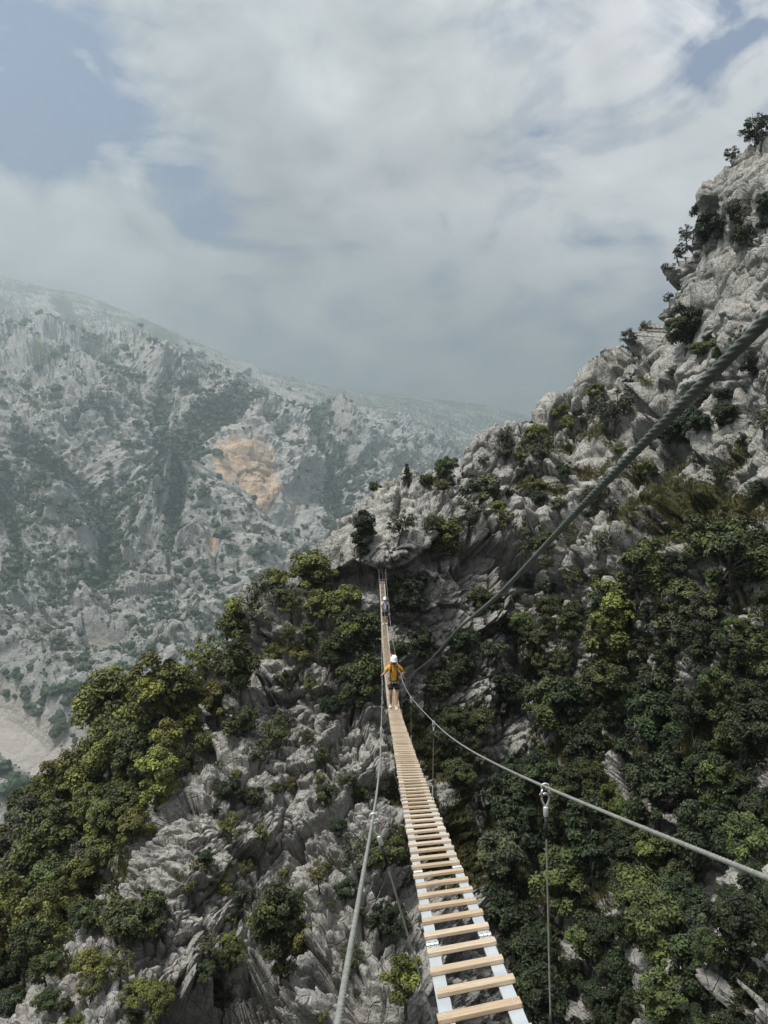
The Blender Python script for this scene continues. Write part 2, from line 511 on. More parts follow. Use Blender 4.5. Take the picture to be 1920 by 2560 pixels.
Vn = Pn + Nn.reshape(-1, 3) * disp[:, None]
G = Vn.reshape(nr, NX, 3)
ddx = np.gradient(G, axis=1); ddy = np.gradient(G, axis=0)
FN = np.cross(ddx, ddy); FN /= np.linalg.norm(FN, axis=-1)[..., None] + 1e-9
if FN[NB + 400, 400] @ np.array([0, -1, .3]) < 0: FN = -FN
up = FN[..., 2]
upc = up.copy()
for _ in range(3):
    upc = (upc + np.roll(upc, 3, 0) + np.roll(upc, -3, 0) + np.roll(upc, 3, 1) + np.roll(upc, -3, 1)) / 5


def blob(cx, cy, rx_, ry_): return np.exp(-(((X - cx) / rx_) ** 2 + ((Y - cy) / ry_) ** 2))


gz = np.clip(.30 * blob(1400, 1060, 150, 60) + .26 * blob(1290, 1180, 120, 90) + .2 * blob(1500, 1150, 160, 90) + .2 * blob(600, 1950, 160, 120) + .2 * blob(550, 2350, 220, 150) + .55 * blob(1650, 1230, 240, 100) + .6 * blob(1800, 1330, 200, 100) + .55 * blob(1750, 1800, 330, 420) + .55 * blob(1350, 2100, 330, 420) + .5 * blob(1080, 1900, 130, 300)
             + .6 * blob(250, 1990, 260, 180) + .6 * blob(80, 2300, 160, 200) + .6 * blob(560, 1660, 120, 60) + .25 * blob(900, 1620, 120, 140) + .2 * blob(1480, 1080, 150, 60), 0, .75)
gz = np.concatenate([np.repeat(gz[:1], NB, 0), gz, np.repeat(gz[-1:], len(foot), 0)], 0).ravel()
vegn = fbm(Pn / 5.0 + 77, 4)
veg = np.clip(.62 * sstep(.36, .76, upc.ravel()) + .42 * vegn + .22 * fbm(Pn / 1.6 + 15, 3) + gz - .03 - .5 * slab, 0, 1)
ii = (np.arange(nr - 1)[:, None] * NX + np.arange(NX - 1)[None, :]).ravel()
FQ = np.stack([ii, ii + NX, ii + NX + 1, ii + 1], 1)
near_obj = mesh_np('mountainside', Vn, FQ, M['rock'], {'veg': veg}, smooth=True)
tag(near_obj, 'broken pale limestone ridge with ledges behind and under the footbridge', 'mountainside', kind='structure')

# lookup of surface points by photo pixel
prj = np.stack([960 + F * Vn[:, 0] / Vn[:, 1], 1280 - F * Vn[:, 2] / Vn[:, 1]], 1)
CELL = 6
gw, gh = 1920 // CELL + 40, 2560 // CELL + 60
zb = np.full((gh, gw), 1e9); zi = np.full((gh, gw), -1, np.int64)
cx_ = (prj[:, 0] // CELL).astype(int) + 20; cy_ = (prj[:, 1] // CELL).astype(int) + 10
okm = (cx_ >= 0) & (cx_ < gw) & (cy_ >= 0) & (cy_ < gh)
idx = np.nonzero(okm)[0]
order = idx[np.argsort(-Vn[idx, 1])]
zi[cy_[order], cx_[order]] = order


def surf(x, y):
    cx, cy = int(x // CELL) + 20, int(y // CELL) + 10
    for r in range(0, 12):
        best = None
        for yy in range(cy - r, cy + r + 1):
            for xx in range(cx - r, cx + r + 1):
                if 0 <= yy < gh and 0 <= xx < gw and zi[yy, xx] >= 0:
                    k = zi[yy, xx]
                    q = (xx - cx) ** 2 + (yy - cy) ** 2
                    if best is None or q < best[0]: best = (q, k)
        if best: return best[1]
    return None


# grass tufts on the ledges: nobody could count them, one object
fn = FN.reshape(-1, 3)
cand = np.nonzero((veg > .45) & (Vn[:, 1] < 90) & (prj[:, 0] > -60) & (prj[:, 0] < 1980) & (prj[:, 1] < 2620))[0]
cand = rng.choice(cand, size=min(26000, len(cand)), replace=False)
gv, gf, gt = [], [], []
nb = 7
base_i = 0
for k in range(nb):
    a = rng.random(len(cand)) * 6.283
    h = (.15 + .30 * rng.random(len(cand)))
    lean = .12 + .30 * rng.random(len(cand))
    o = Vn[cand] + np.stack([np.cos(a) * .07, np.sin(a) * .07, np.full(len(cand), -.05)], 1)
    side = np.stack([-np.sin(a), np.cos(a), a * 0], 1) * (.016 + .02 * rng.random(len(cand)))[:, None]
    tip = o + np.stack([np.cos(a) * lean * h * 1.5, np.sin(a) * lean * h * 1.5, h], 1)
    v = np.stack([o - side, o + side, tip], 1).reshape(-1, 3)
    gv.append(v)
    gf.append(np.arange(len(v)).reshape(-1, 3) + base_i); base_i += len(v)
    gt.append(np.repeat(np.clip(rng.normal(.5, .2, len(cand)), 0, 1), 3))
grass = mesh_np('grass', np.concatenate(gv), np.concatenate(gf), M['grass'], {'tint': np.concatenate(gt)}, smooth=False)
grass.color = (.060, .064, .022, 1)
tag(grass, 'olive and straw coloured grass tufts on the rock ledges', 'grass', kind='stuff')

# ------------------------------------------------------------------ far mountains
FSKY = np.array([(-800, 650), (-300, 655), (0, 694), (110, 722), (180, 730), (250, 752), (330, 790), (420, 825), (520, 872), (600, 905), (680, 935), (780, 960), (870, 978),
                 (960, 990), (1050, 998), (1150, 1006), (1240, 1018), (1320, 1040), (1600, 1150)], float)
FDEP = [(-800, 650, 4200), (0, 690, 4300), (300, 785, 4000), (640, 920, 3900), (880, 980, 4300), (1050, 1000, 4900), (1300, 1035, 5600), (1600, 1150, 5600), (0, 800, 3100), (300, 870, 2900), (640, 970, 3000),
        (-700, 900, 2200), (0, 1000, 1750), (300, 950, 1950), (600, 1020, 2050), (900, 1080, 2500), (1150, 1150, 3300),
        (-700, 1500, 1150), (0, 1350, 1300), (300, 1250, 1450), (600, 1180, 1550), (800, 1250, 1750), (1000, 1250, 2100), (450, 1180, 1700),
        (-700, 1800, 850), (0, 1700, 950), (300, 1550, 1100), (600, 1450, 1250), (900, 1500, 1450), (1200, 1450, 1700),
        (-700, 2250, 640), (0, 2050, 740), (500, 1900, 850), (900, 1800, 1000), (1400, 1800, 1200)]
FNX, FNY = 620, 480
fx = np.linspace(-560, 1330, FNX)
fys = np.interp(fx, FSKY[:, 0], FSKY[:, 1])
ft_ = np.linspace(0, 1, FNY)
FX = np.repeat(fx[None], FNY, 0)
FY = fys[None] + ft_[:, None] * (2150 - fys[None])
FD = tps(FDEP)(FX, FY)
fb = np.stack([(FX - 960) / F * FD, FD, (1280 - FY) / F * FD], -1)
fback = [fb[0] + np.array([0, s, -.5 * s]) for s in (1500, 900, 500, 250, 110, 40)]
FB = np.concatenate([np.array(fback), fb], 0)
fnr = FB.shape[0]
fdx = np.gradient(FB, axis=1); fdy = np.gradient(FB, axis=0)
fN = np.cross(fdx, fdy); fN /= np.linalg.norm(fN, axis=-1)[..., None]
if fN[250, 300] @ np.array([0, -1, .5]) < 0: fN = -fN
fP = FB.reshape(-1, 3).astype(np.float32)
fw = np.stack([fbm(fP / 210 + 5, 3), fbm(fP / 210 + 41, 3), fbm(fP / 210 + 83, 3)], 1) * 50
fq = fP + fw
fa, fs_ = math.cos(R(-35)), math.sin(R(-35))
st = np.stack([fq[:, 0] * fa + fq[:, 2] * fs_, fq[:, 1] * .5, (-fq[:, 0] * fs_ + fq[:, 2] * fa)], 1)
scl = (FB[..., 1] / 1500.0).ravel() ** .5
gul = ridged(st / np.array([300, 420, 620]), 4, .52)
fd = 54 * gul + 13 * ridged(fq / 95 + 3, 4, .5) + 60 * fbm(fP / 520 + 20, 2)
for sc_, am in ((95, 11), (42, 6.5), (18, 3.6)):
    f1, f2, idc, vec = worley((fP + .35 * fw) * np.array([1, 1, .7], np.float32) / sc_ + sc_)
    fd += am * (1.2 * (U1[(idc * 3 + 11) & 255] - .5) + np.einsum('ij,ij->i', vec, G3[(idc * 7 + 31) & 255]) - .9 * (1 - sstep(0, .16, f2 - f1)) * U1[(idc * 5 + 3) & 255])
fd += 3.5 * fbm(fP / 9, 3)


def fline(pts, w):
    d = np.full(FX.shape, 1e9)
    for (x1, y1), (x2, y2) in zip(pts[:-1], pts[1:]):
        t = np.clip(((FX - x1) * (x2 - x1) + (FY - y1) * (y2 - y1)) / ((x2 - x1) ** 2 + (y2 - y1) ** 2), 0, 1)
        d = np.minimum(d, np.hypot(FX - x1 - t * (x2 - x1), FY - y1 - t * (y2 - y1)))
    wob = 10 * fbm(np.stack([FX.ravel() / 40, FY.ravel() / 40, FX.ravel() * 0], 1), 3).reshape(FX.shape)
    b = np.exp(-((d + wob) / w) ** 2)
    return np.concatenate([np.repeat(b[:1], 6, 0), b], 0).ravel()


def fblob(cx, cy, rx_, ry_, ang=0.0):
    c, s = math.cos(ang), math.sin(ang)
    u, v = (FX - cx) * c + (FY - cy) * s, -(FX - cx) * s + (FY - cy) * c
    b = np.exp(-((u / rx_) ** 2 + (v / ry_) ** 2))
    return np.concatenate([np.repeat(b[:1], 6, 0), b], 0).ravel()


cliff = np.clip(1.15 * fblob(618, 1222, 84, 50, 1.12) + .5 * fblob(712, 1290, 14, 60) + .8 * fblob(535, 1430, 13, 34) + .5 * fblob(520, 1600, 14, 10) + .5 * fblob(200, 1590, 16, 16) + .5 * fblob(85, 1600, 16, 18) + .4 * fblob(95, 890, 20, 40), 0, 1)
cliff2 = np.clip(cliff + fblob(690, 1300, 90, 80), 0, 1)
scree = np.clip(1.3 * fblob(50, 1880, 220, 88, .66) + 1.1 * fblob(255, 1660, 62, 26, .45) + .75 * fblob(300, 1000, 130, 16, .62) + .6 * fblob(430, 930, 110, 18, .7) + .75 * fblob(700, 1345, 140, 20, .75), 0, 1)
meadow = np.clip(.75 * fblob(330, 945, 60, 24, .5) + .7 * fblob(108, 955, 26, 16) + .6 * fblob(535, 1270, 40, 12, .2) + .5 * fblob(250, 1630, 30, 10, .3) + .4 * fblob(520, 1000, 60, 20), 0, 1)
ribs = fline([(115, 745), (110, 860), (70, 950)], 30) + fline([(250, 1190), (330, 1290), (430, 1420)], 26) + fline([(110, 1235), (180, 1350), (215, 1500), (230, 1620)], 34) + fline([(420, 1310), (340, 1400), (290, 1450)], 22) + fline([(590, 880), (700, 1000), (860, 1180)], 30) + fline([(300, 860), (330, 920), (350, 1010)], 22) + fline([(480, 1160), (440, 1250), (400, 1300)], 18)
guls = np.clip(fline([(600, 1085), (530, 1180), (450, 1320), (430, 1430)], 22) + fline([(60, 1130), (170, 1230), (260, 1340), (280, 1450)], 20) + fline([(150, 760), (190, 870), (330, 1010), (420, 1110)], 20) + fline([(760, 1080), (800, 1230), (830, 1400)], 26) + fline([(400, 840), (480, 930), (600, 1040)], 16) + fline([(20, 1280), (60, 1420), (40, 1560)], 18), 0, 1)
fd = (fd + 36 * ribs - 38 * guls) * (1 - .30 * sstep(2200, 3400, FB[..., 1].ravel()))
bare = sstep(-.15, .35, fbm(fP / 300 + 140, 3))                     # broad bare slabs against scrubby ground
fd = fd * (1 - .93 * np.clip(scree, 0, 1)) * (1 - .45 * cliff2)
fd = fd - cliff2 * 14
fd *= np.clip(scl, .6, 1.15)
crf = np.concatenate([np.full(6 * FNX, .12), np.repeat(np.clip(.12 + ft_ * 6, 0, 1), FNX)])
fd *= crf
fV = fP + fN.reshape(-1, 3) * fd[:, None]
crest_v = np.concatenate([np.full(6 * FNX, .17), np.repeat(.17 * (1 - sstep(.03, .24, ft_)), FNX)])
gully = np.clip(.9 * fblob(505, 1190, 150, 26, -1.02) + .8 * fblob(280, 1330, 140, 40, -.5) + .7 * fblob(60, 1250, 100, 45) + .75 * fblob(250, 1480, 90, 26, -.6) + .6 * fblob(800, 1330, 60, 110, .4) + .5 * fblob(120, 1480, 80, 40), 0, 1)
fveg = np.clip(.45 - .16 * gul + .22 * fbm(fP / 130 + 60, 3) + .24 * fbm(fP / 26 + 20, 3) + .3 * gully + .45 * guls - .22 * ribs - .15 * bare + .10 + .24 * fbm(fP / 12 + 90, 2) + crest_v - .5 * cliff2 - .6 * scree + .00004 * (FB[..., 1].ravel() - 1500), 0, 1)
fi = (np.arange(fnr - 1)[:, None] * FNX + np.arange(FNX - 1)[None]).ravel()
fF = np.stack([fi, fi + FNX, fi + FNX + 1, fi + 1], 1)
far_obj = mesh_np('mountain', fV, fF, M['far'], {'veg': fveg, 'ochre': cliff, 'scree': scree, 'meadow': meadow}, smooth=False)
tag(far_obj, 'hazy grey mountain flank across the valley with an ochre cliff and scree', 'mountain', kind='structure')

# the cliff the bridge starts from, behind and below the photographer
kx, kz = np.meshgrid(np.linspace(-70, 70, 180), np.linspace(-110, 16, 150))
ky = -4.5 + .16 * (kz + 2) * (kz < -2) * -1 * .0 - .22 * np.maximum(kz + 1.9, 0) + .02 * np.abs(kx)
ky = ky - 5.0 * sstep(-6, 6, kz) - .0025 * kx ** 2
kp = np.stack([kx, ky, kz], -1).reshape(-1, 3).astype(np.float32)
kf1, kf2, kid, kvec = worley(kp / 3.0 + 9)
kd = .8 * fbm(kp / 7, 3) + .9 * (U1[(kid * 3 + 11) & 255] - .5) + .8 * np.einsum('ij,ij->i', kvec, G3[(kid * 7 + 31) & 255])
kp[:, 1] -= np.abs(kd) + .3
ki = (np.arange(149)[:, None] * 180 + np.arange(179)[None]).ravel()
tag(mesh_np('cliff', kp, np.stack([ki, ki + 1, ki + 181, ki + 180], 1), M['rock'], {'veg': np.clip(.5 + .5 * fbm(kp / 4, 3), 0, 1)}),
    'scrubby limestone cliff the footbridge starts from, behind the camera', 'cliff', kind='structure')

mg, ng, og = new_mat('valley_floor')
tcg = ng('ShaderNodeTexCoord').outputs['Object']
bg_ = ng('ShaderNodeBsdfPrincipled', ins={'Base Color': ng.ramp(ng.noise(tcg, .01, 6, .65), [(.35, (.03, .045, .02)), (.6, (.07, .08, .035)), (.75, (.2, .18, .14))]), 'Roughness': .95})
ng.t.links.new(bg_.outputs[0], og.inputs['Surface'])
gmb = MB(); gmb.add([(-7800, -900, -440), (7800, -900, -440), (7800, 7900, -440), (-7800, 7900, -440)], [(0, 1, 2, 3)])
tag(gmb.build('ground', mg), 'wooded valley floor far below the bridge', 'ground', kind='structure')

# ------------------------------------------------------------------ trees
def make_crown(kind, seed):
    """unit crown: about 1 wide, base of the trunk at the origin; returns leaf arrays and a list of limb polylines"""
    r = np.random.default_rng(seed)
    if kind == 'oak':      ncl, nl, cz, rx_, rz_, cr, ls = 52, 165, .56, .42, .40, .102, .031
    elif kind == 'bush':   ncl, nl, cz, rx_, rz_, cr, ls = 50, 165, .34, .43, .31, .098, .030
    elif kind == 'sparse': ncl, nl, cz, rx_, rz_, cr, ls = 46, 52, .52, .43, .40, .085, .029
    elif kind == 'tall':   ncl, nl, cz, rx_, rz_, cr, ls = 58, 165, .80, .34, .68, .112, .032
    else:                  ncl, nl, cz, rx_, rz_, cr, ls = 38, 150, .75, .26, .64, .10, .033     # spire
    lob = r.normal(size=(3, 3)); lob /= np.linalg.norm(lob, axis=1)[:, None]
    cs = []
    while len(cs) < ncl:
        d = r.normal(size=3); d /= np.linalg.norm(d)
        q = r.random() ** .5
        q *= 1 + .34 * max(lob @ d) - .16
        p = np.array([d[0] * rx_ * q, d[1] * rx_ * q, cz + d[2] * rz_ * q])
        if kind == 'spire': p[:2] *= np.clip(1.35 - p[2] / 1.25, .12, 1)
        if p[2] < .06: continue
        cs.append(p)
    cs = np.array(cs)
    V, T = [], []
    cen = np.array([0, 0, cz])
    for c in cs:
        rr = cr * r.uniform(.6, 1.45)
        n = int(nl * r.uniform(.6, 1.35))
        d = r.normal(size=(n, 3)); d /= np.linalg.norm(d, axis=1)[:, None]
        d[:, 2] = np.where(d[:, 2] < -.55, -d[:, 2] * .6, d[:, 2])
        q = r.random(n) ** .38
        p = c + d * (rr * q)[:, None] * np.array([1.05, 1.05, .92])
        out = c - cen; out /= np.linalg.norm(out) + 1e-6
        nn = d * .8 + out * .3 + np.array([0, 0, .55]) + r.normal(size=(n, 3)) * .55
        nn /= np.linalg.norm(nn, axis=1)[:, None]
        t = np.cross(nn, r.normal(size=(n, 3))); t /= np.linalg.norm(t, axis=1)[:, None]
        b = np.cross(nn, t)
        L = ls * r.uniform(.6, 1.25, n)[:, None]; W = L * .55
        fold = nn * L * .22
        quad = np.stack([p - t * L, p - b * W + fold, p + t * L, p + b * W + fold], 1)
        V.append(quad.reshape(-1, 3))
        ct = r.normal(.5, .2)
        T.append(np.repeat(np.clip(ct + r.normal(0, .12, n), 0, 1), 4))
    limbs = []
    fork = np.array([r.normal(0, .03), r.normal(0, .03), .16 if kind != 'bush' else .05])
    if kind in ('tall', 'spire'): fork[2] = .2
    tw = .030 if kind != 'bush' else .02
    limbs.append((np.array([[0, 0, -.12], [fork[0] * .4, fork[1] * .4, fork[2] * .5], fork]), (tw * 1.35, tw * 1.1, tw)))
    main = cs[r.choice(len(cs), min(5, len(cs)), replace=False)]
    subs = [fork + (m_ - fork) * .55 + r.normal(size=3) * .03 for m_ in main]
    for s_ in subs:
        mid = fork + (s_ - fork) * .5 + r.normal(size=3) * .035
        limbs.append((np.array([fork, mid, s_]), (tw * .8, tw * .62, tw * .5)))
    for c in cs:
        s_ = subs[int(np.argmin([np.linalg.norm(c - q) for q in subs]))]
        mid = s_ + (c - s_) * .5 + r.normal(size=3) * .03
        limbs.append((np.array([s_, mid, c]), (tw * .42, tw * .3, tw * .14)))
        for _ in range(3 if kind == 'sparse' else 1):
            e = c + r.normal(size=3) * cr * .7
            limbs.append((np.array([c + (s_ - c) * .25, (c + e) / 2 + r.normal(size=3) * .015, e]), (tw * .2, tw * .15, tw * .07)))
    return np.concatenate(V), np.concatenate(T), limbs


PROTO = {}
for kind, nvar in (('oak', 4), ('bush', 4), ('sparse', 3), ('tall', 2), ('spire', 1)):
    for v in range(nvar):
        Lv, Lt, limbs = make_crown(kind, 100 + 17 * v + len(kind) * 3)
        me_o = mesh_np('crown', Lv, np.arange(len(Lv)).reshape(-1, 4), M['leaf'], {'tint': Lt}, smooth=False)
        mb = MB()
        for pts, rad in limbs: mb.tube(pts, rad, 5)
        tr_o = mb.build('trunk', M['bark'], smooth=True)
        PROTO[(kind, v)] = (me_o.data, tr_o.data)
        bpy.data.objects.remove(me_o); bpy.data.objects.remove(tr_o)

TINT = {'olive': (.122, .122, .027), 'green': (.076, .090, .027), 'dark': (.029, .039, .017), 'lime': (.152, .162, .033), 'grey': (.092, .097, .058), 'deep': (.052, .062, .020), 'yellow': (.25, .21, .022), 'blue': (.034, .052, .036)}
NAME = {'oak': 'tree', 'bush': 'shrub', 'sparse': 'shrub', 'tall': 'tree', 'spire': 'tree'}
placed = []
tree_count = 0


def plant(x, yb, wpx, kind, tint, label, group=None, var=None, squash=1.0):
    """A tree or shrub rooted on the mountainside where the photo shows its foot; wpx = crown width in photo pixels."""
    global tree_count
    k = surf(x, yb)
    if k is None: return None
    p = Vn[k]
    w = wpx * p[1] / F
    var = (tree_count % {'oak': 4, 'bush': 4, 'sparse': 3, 'tall': 2, 'spire': 1}[kind]) if var is None else var
    cm, tm = PROTO[(kind, var)]
    nm = NAME[kind]
    root = empty(nm, tuple(map(float, p)), random.uniform(0, 6.28))
    sx = w * random.uniform(.92, 1.08)
    root.scale = (sx, sx, sx * squash * random.uniform(.92, 1.12))
    root.rotation_euler = (random.uniform(-.1, .16), random.uniform(-.12, .12), random.uniform(0, 6.28))
    tag(root, label, nm, group)
    t = bpy.data.objects.new('trunk' if nm == 'tree' else 'stem', tm); COL.objects.link(t); t.parent = root
    c = bpy.data.objects.new('crown', cm); COL.objects.link(c); c.parent = root
    j = [random.uniform(.85, 1.15) for _ in range(3)]
    b = random.uniform(.85, 1.18)
    c.color = tuple(TINT[tint][q] * b * (j[q] * .3 + .7) for q in range(3)) + (1,)
    placed.append((x, yb, wpx))
    tree_count += 1
    return root


